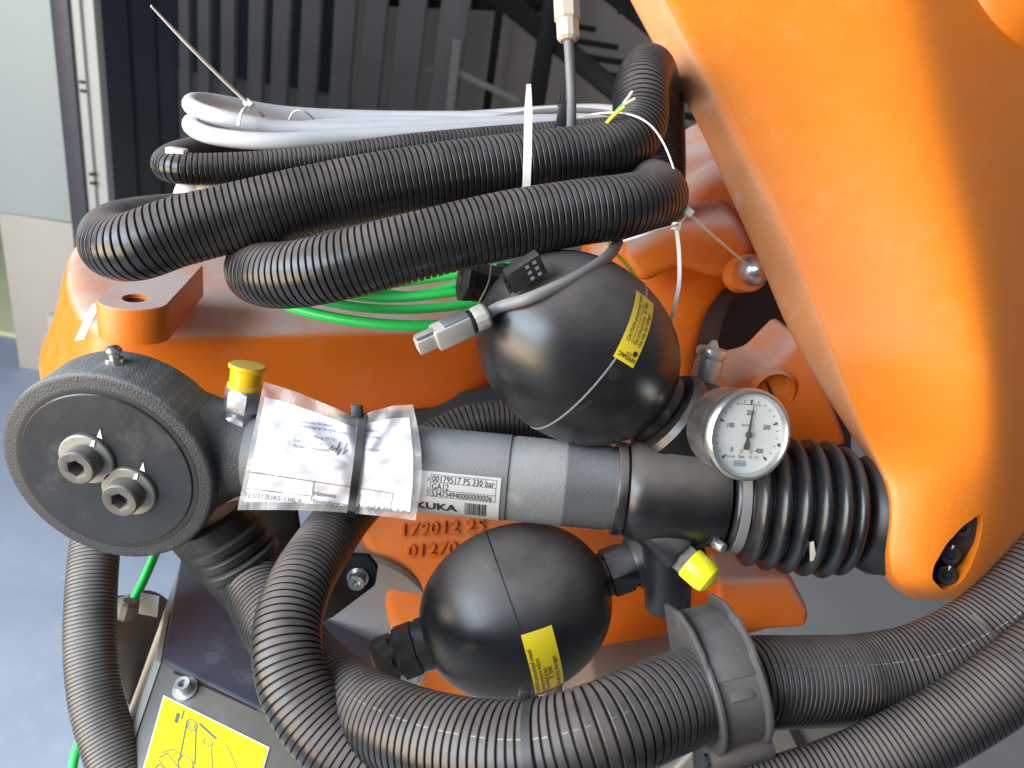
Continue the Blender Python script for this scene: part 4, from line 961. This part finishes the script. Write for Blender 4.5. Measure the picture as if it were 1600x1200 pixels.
hc = thing('hanging_connector', 'beige cable connector hanging on a grey cable at the top edge', 'connector', P(885, 200, .56))
k0 = P(882, -60, .56); k1_ = P(888, 64, .56); kd = (k1_-k0).normalized(); kl = (k1_-k0).length
mk('body', lathe([(.0095, 0), (.0098, .003), (.0098, kl-.016), (.0080, kl-.0145), (.0075, kl-.0140)], k0, kd, 8), m_connector, hc, angle=20)
mk('nut', lathe([(.0075, kl-.0145), (.0082, kl-.0140), (.0082, kl-.002), (.0060, kl), (.0030, kl)], k0, kd, 12), m_connector, hc, angle=15)
mk('cable', sweep([k1_-kd*.004, P(891, 110, .562), P(893, 160, .567), P(892, 215, .58), P(890, 270, .60)], .0036, 14), m_greycable, hc)
pcx = thing('pin_connector', 'small black connector with blue base beside the grey cable', 'connector', P(879, 205, .585))
mk('housing', box(P(879, 183, .585), X*.0045, Y*.004, Z*.0095, .0006), m_plastic, pcx)
for i in (-1, 0, 1): mk('pin', box(P(879+i*5, 158, .585), X*.0010, Y*.001, Z*.0042, .0002), m_plastic, pcx)
m_blue = mat('blue_plastic', (.03, .12, .35), .45)
mk('base', box(P(881, 202, .584), X*.0052, Y*.0045, Z*.0016, .0004), m_blue, pcx)

# ================================================================== NATURAL NYLON TIES
t1 = thing('cable_tie', 'natural nylon cable tie with long tail pointing to the upper left', 'cable tie', P(390, 175, .62), 'natural nylon cable ties')
mk('tail', sweep([P(236, 9, .52), P(290, 66, .545), P(345, 121, .575), P(388, 162, .60)], lambda u: .0008+.0005*min(1, u*3), 8), m_tie, t1)
mk('lock_head', box(P(389, 163, .60), CV(.7, -.7, 0)*.0032, CV(.7, .7, 0)*.0030, CV(0, 0, 1)*.003, .0008), m_tie, t1)
mk('strap', strap([P(389, 163, .60), P(378, 174, .592), P(372, 196, .592)], .0026, .0010, CV(.8, .4, .3)), m_tie, t1)
mk('strap', strap([P(389, 163, .60), P(402, 172, .61), P(412, 182, .64)], .0026, .0010, CV(.8, .4, .3)), m_tie, t1)
t2 = thing('cable_tie', 'broad natural nylon tie standing upright before the upper hose loop', 'cable tie', P(823, 290, .48), 'natural nylon cable ties')
mk('tail', strap([P(826, 132, .485), P(826, 142, .485), P(825, 200, .486), P(824, 250, .487), P(822, 305, .50)], .0052, .0013, CV(1, .02, 0), taper=lambda u: .55+.45*min(1, u*4)), m_tie, t2)
t3 = thing('cable_tie', 'thin natural nylon tie arching over the hose loops at the right', 'cable tie', P(1070, 330, .55), 'natural nylon cable ties')
mk('strap', strap([P(885, 188, .60), P(930, 178, .57), P(975, 177, .545), P(1012, 192, .535), P(1038, 226, .53), P(1058, 280, .525), P(1072, 330, .525), P(1058, 350, .50), P(1020, 362, .47), P(975, 376, .465)], .0026, .0011, CV(.3, .3, -1)), m_tie, t3)
mk('lock_head', box(P(1075, 332, .522), CV(.7, -.6, 0)*.0032, CV(.6, .7, 0)*.0028, CV(0, 0, 1)*.003, .0008), m_tie, t3)
mk('tail', strap([P(1075, 332, .522), P(1105, 360, .54), P(1140, 390, .575), P(1168, 414, .62)], .0020, .0010, CV(.7, .7, 0)), m_tie, t3)
t4 = thing('cable_tie', 'thin natural nylon tie tail hanging down right of the upper accumulator', 'cable tie', P(1055, 500, .5), 'natural nylon cable ties')
mk('lock_head', box(P(1056, 354, .502), CV(.9, -.1, 0)*.0028, CV(.1, .9, 0)*.0024, CV(0, 0, 1)*.003, .0007), m_tie, t4)
mk('tail', strap([P(1057, 356, .502), P(1061, 400, .50), P(1060, 450, .505), P(1047, 505, .525)], .0024, .0010, CV(1, .1, 0)), m_tie, t4)
t5 = mk('cable_tie', strap([P(452, 186, .66), P(460, 174, .655), P(474, 173, .655), P(490, 186, .665)], .0026, .0011, CV(.1, .3, -1)), m_tie); tag(t5, 'small arched natural nylon tie on the white cables', 'cable tie', 'natural nylon cable ties')

# ================================================================== JUNCTION BOX (bottom left)
jx = thing('junction_box', 'dark sheet metal box with lemon-yellow pictogram sticker, bottom left', 'box', P(300, 1200, .6))
cA = P(256, 1028, .62); eR = P(440, 1120, .585)-cA; eB = P(284, 868, .76)-cA; eD = P(200, 1192, .56)-cA
mk('top_cover', prism([cA-eR*.005, cA+eR*1.9, cA+eR*1.9+eB, cA+eB], eD*.04, .0012), m_boxtop, jx)
mk('front_panel', prism([cA+eD*.05, cA+eR*1.9+eD*.05, cA+eR*1.9+eD*1.8, cA+eD*1.8], eB*.9, .0012), m_boxfront, jx)
mk('side_strip', prism([cA-eR*.06+eD*.06, cA-eR*.01+eD*.06, cA-eR*.01+eD*1.8, cA-eR*.06+eD*1.8], eB*.45, .0004), m_frame, jx)
jm = plane_map(cA+eD*.05, eR, -eD); jn = eR.cross(-eD).normalized()
jn = jn if jn.dot(CAM-cA) > 0 else -jn
def jp(px, py, h=.0006):
    d = P(px, py, 1)-CAM; o = cA+eD*.05; t = (o-CAM).dot(jn)/d.dot(jn); return CAM+d*t+jn*h
mk('slot_line', prism([jp(272, 1048), jp(400, 1107), jp(399, 1110), jp(271, 1052)], -jn*.0004), m_seam, jx)
mk('cap_screw', lathe([(0, .004), (.0032, .004, 'hex'), (.0034, .008, 'hex'), (.0056, .0082), (.0062, .0075), (.0062, 0), (.0095, -.0002), (.0095, -.002)], jp(290, 1077, .002), jn, 36), m_zinc, jx)
def jmap(u, v, h=0):   # u, v 0..1 over the sticker
    tl, tr, bl = Vector((257, 1090)), Vector((419, 1170)), Vector((222, 1215))
    q = tl+(tr-tl)*u+(bl-tl)*v; return jp(q.x, q.y, .0010+h)
mk('sticker_edge', ([jmap(-.012, -.02, -.0003), jmap(1.012, -.02, -.0003), jmap(1.012, 1.05, -.0003), jmap(-.012, 1.05, -.0003)], [(0, 3, 2, 1)]), m_paper, jx, smooth=False)
sk = mk('pictogram_sticker', ([jmap(0, 0), jmap(1, 0), jmap(1, 1), jmap(0, 1)], [(0, 3, 2, 1)]), m_sticker2, jx, smooth=False)
def jl(pts, w_=.004):
    gs = []
    for (a_, b_), (c_, d_) in zip(pts, pts[1:]):
        dx, dy = c_-a_, d_-b_; L_ = math.hypot(dx, dy*.8) or 1; nx, ny = -dy/L_*w_, dx/L_*w_
        gs.append(([jmap(a_+nx, b_+ny, .0003), jmap(c_+nx, d_+ny, .0003), jmap(c_-nx, d_-ny, .0003), jmap(a_-nx, b_-ny, .0003)], [(0, 1, 2, 3)]))
    return join(*gs)
circ = lambda cx, cy_, r, a=0, b=2*PI, n=20: [(cx+r*math.cos(a+(b-a)*i/n), cy_+r*1.3*math.sin(a+(b-a)*i/n)) for i in range(n+1)]
pic = [jl(circ(.30, .16, .05)), jl(circ(.30, .16, .03), .003), jl([(.255, .18), (.28, .62)]), jl([(.345, .17), (.42, .58)]), jl(circ(.34, .62, .07)), jl([(.12, .62), (.20, .52), (.30, .56)]), jl([(.10, .70), (.16, .60), (.34, .74), (.30, .86), (.10, .72)]), jl([(.08, .86), (.12, .76), (.34, .90)]), jl([(.08, .86), (.10, .98)]),
       jl(circ(.48, .26, .04), .003), jl([(.52, .30), (.60, .60)], .003), jl([(.16, .10), (.16, .22)], .012), jl([(.20, .04), (.20, .15)], .004), jl([(.36, .10), (.54, .18)], .012), jl([(.58, .62), (.62, .80), (.56, .92)], .003), jl(circ(.60, .72, .035), .003), jl(circ(.2, .9, .70, -.9, -.1), .003)]
mk('pictogram', join(*pic), m_inkgrey, sk, smooth=False)
mk('pictogram', join(jl([(.42, .62), (.52, .66), (.56, .78)], .012), jl([(.62, .52), (.66, .66)], .012)), m_red, sk, smooth=False)
mk('pictogram', ([jmap(.90+.03*math.cos(k*PI/8), .62+.05*math.sin(k*PI/8), .0004) for k in range(16)], [tuple(range(15, -1, -1))]), m_inkgrey, sk, smooth=False)
# motor flange with green cable gland
mf = thing('motor_flange', 'grey metal motor flange with gasket between the left hose and the box', 'flange', P(215, 1090, .66))
md_ = CV(.93, .30, .10)
fc = P(206, 1030, .70)
mk('flange', lathe([(0, 0), (.055, 0), (.057, .002), (.057, .022), (.054, .024), (0, .03)], fc, md_, 56), m_boxfront, mf)
mk('gasket', lathe([(0, -.0035), (.0585, -.0035), (.0585, 0), (0, 0)], fc, md_, 56), m_plastic, mf)
mk('cover', lathe([(0, -.016), (.050, -.016), (.053, -.013), (.053, -.0035)], fc, md_, 56), m_connector, mf)
mk('gland', lathe([(.0075, 0), (.0085, .002), (.0085, .014), (.006, .016)], P(196, 965, .66), CV(.3, .9, .1), 10), m_boltdust, mf, angle=15)
mk('type_mark', box(P(233, 945, .648), CV(1, -.2, 0)*.008, CV(.1, 1, 0)*.009, CV(0, 0, 1)*.0004), m_frame, mf)
# lower machine cover at the right
mcv = thing('base_cover', 'dark grey base cover below the clamp at the bottom edge', 'cover', P(1250, 1250, .6))
mk('panel', prism(ipoly([(1130, 1120), (1330, 1138), (1420, 1260), (1000, 1260)], .60), CV(0, .4, -.9)*.08, .004), m_boxfront, mcv)
mk('edge_strip', prism(ipoly([(1225, 1125), (1238, 1126), (1300, 1240), (1280, 1240)], .595), CV(0, .3, -.9)*.01, .001), m_plastic, mcv)
mk('panel', prism(ipoly([(870, 1110), (1100, 1120), (1100, 1260), (820, 1260)], .62), CV(0, .4, -.9)*.05, .004), m_boxtop, mcv)
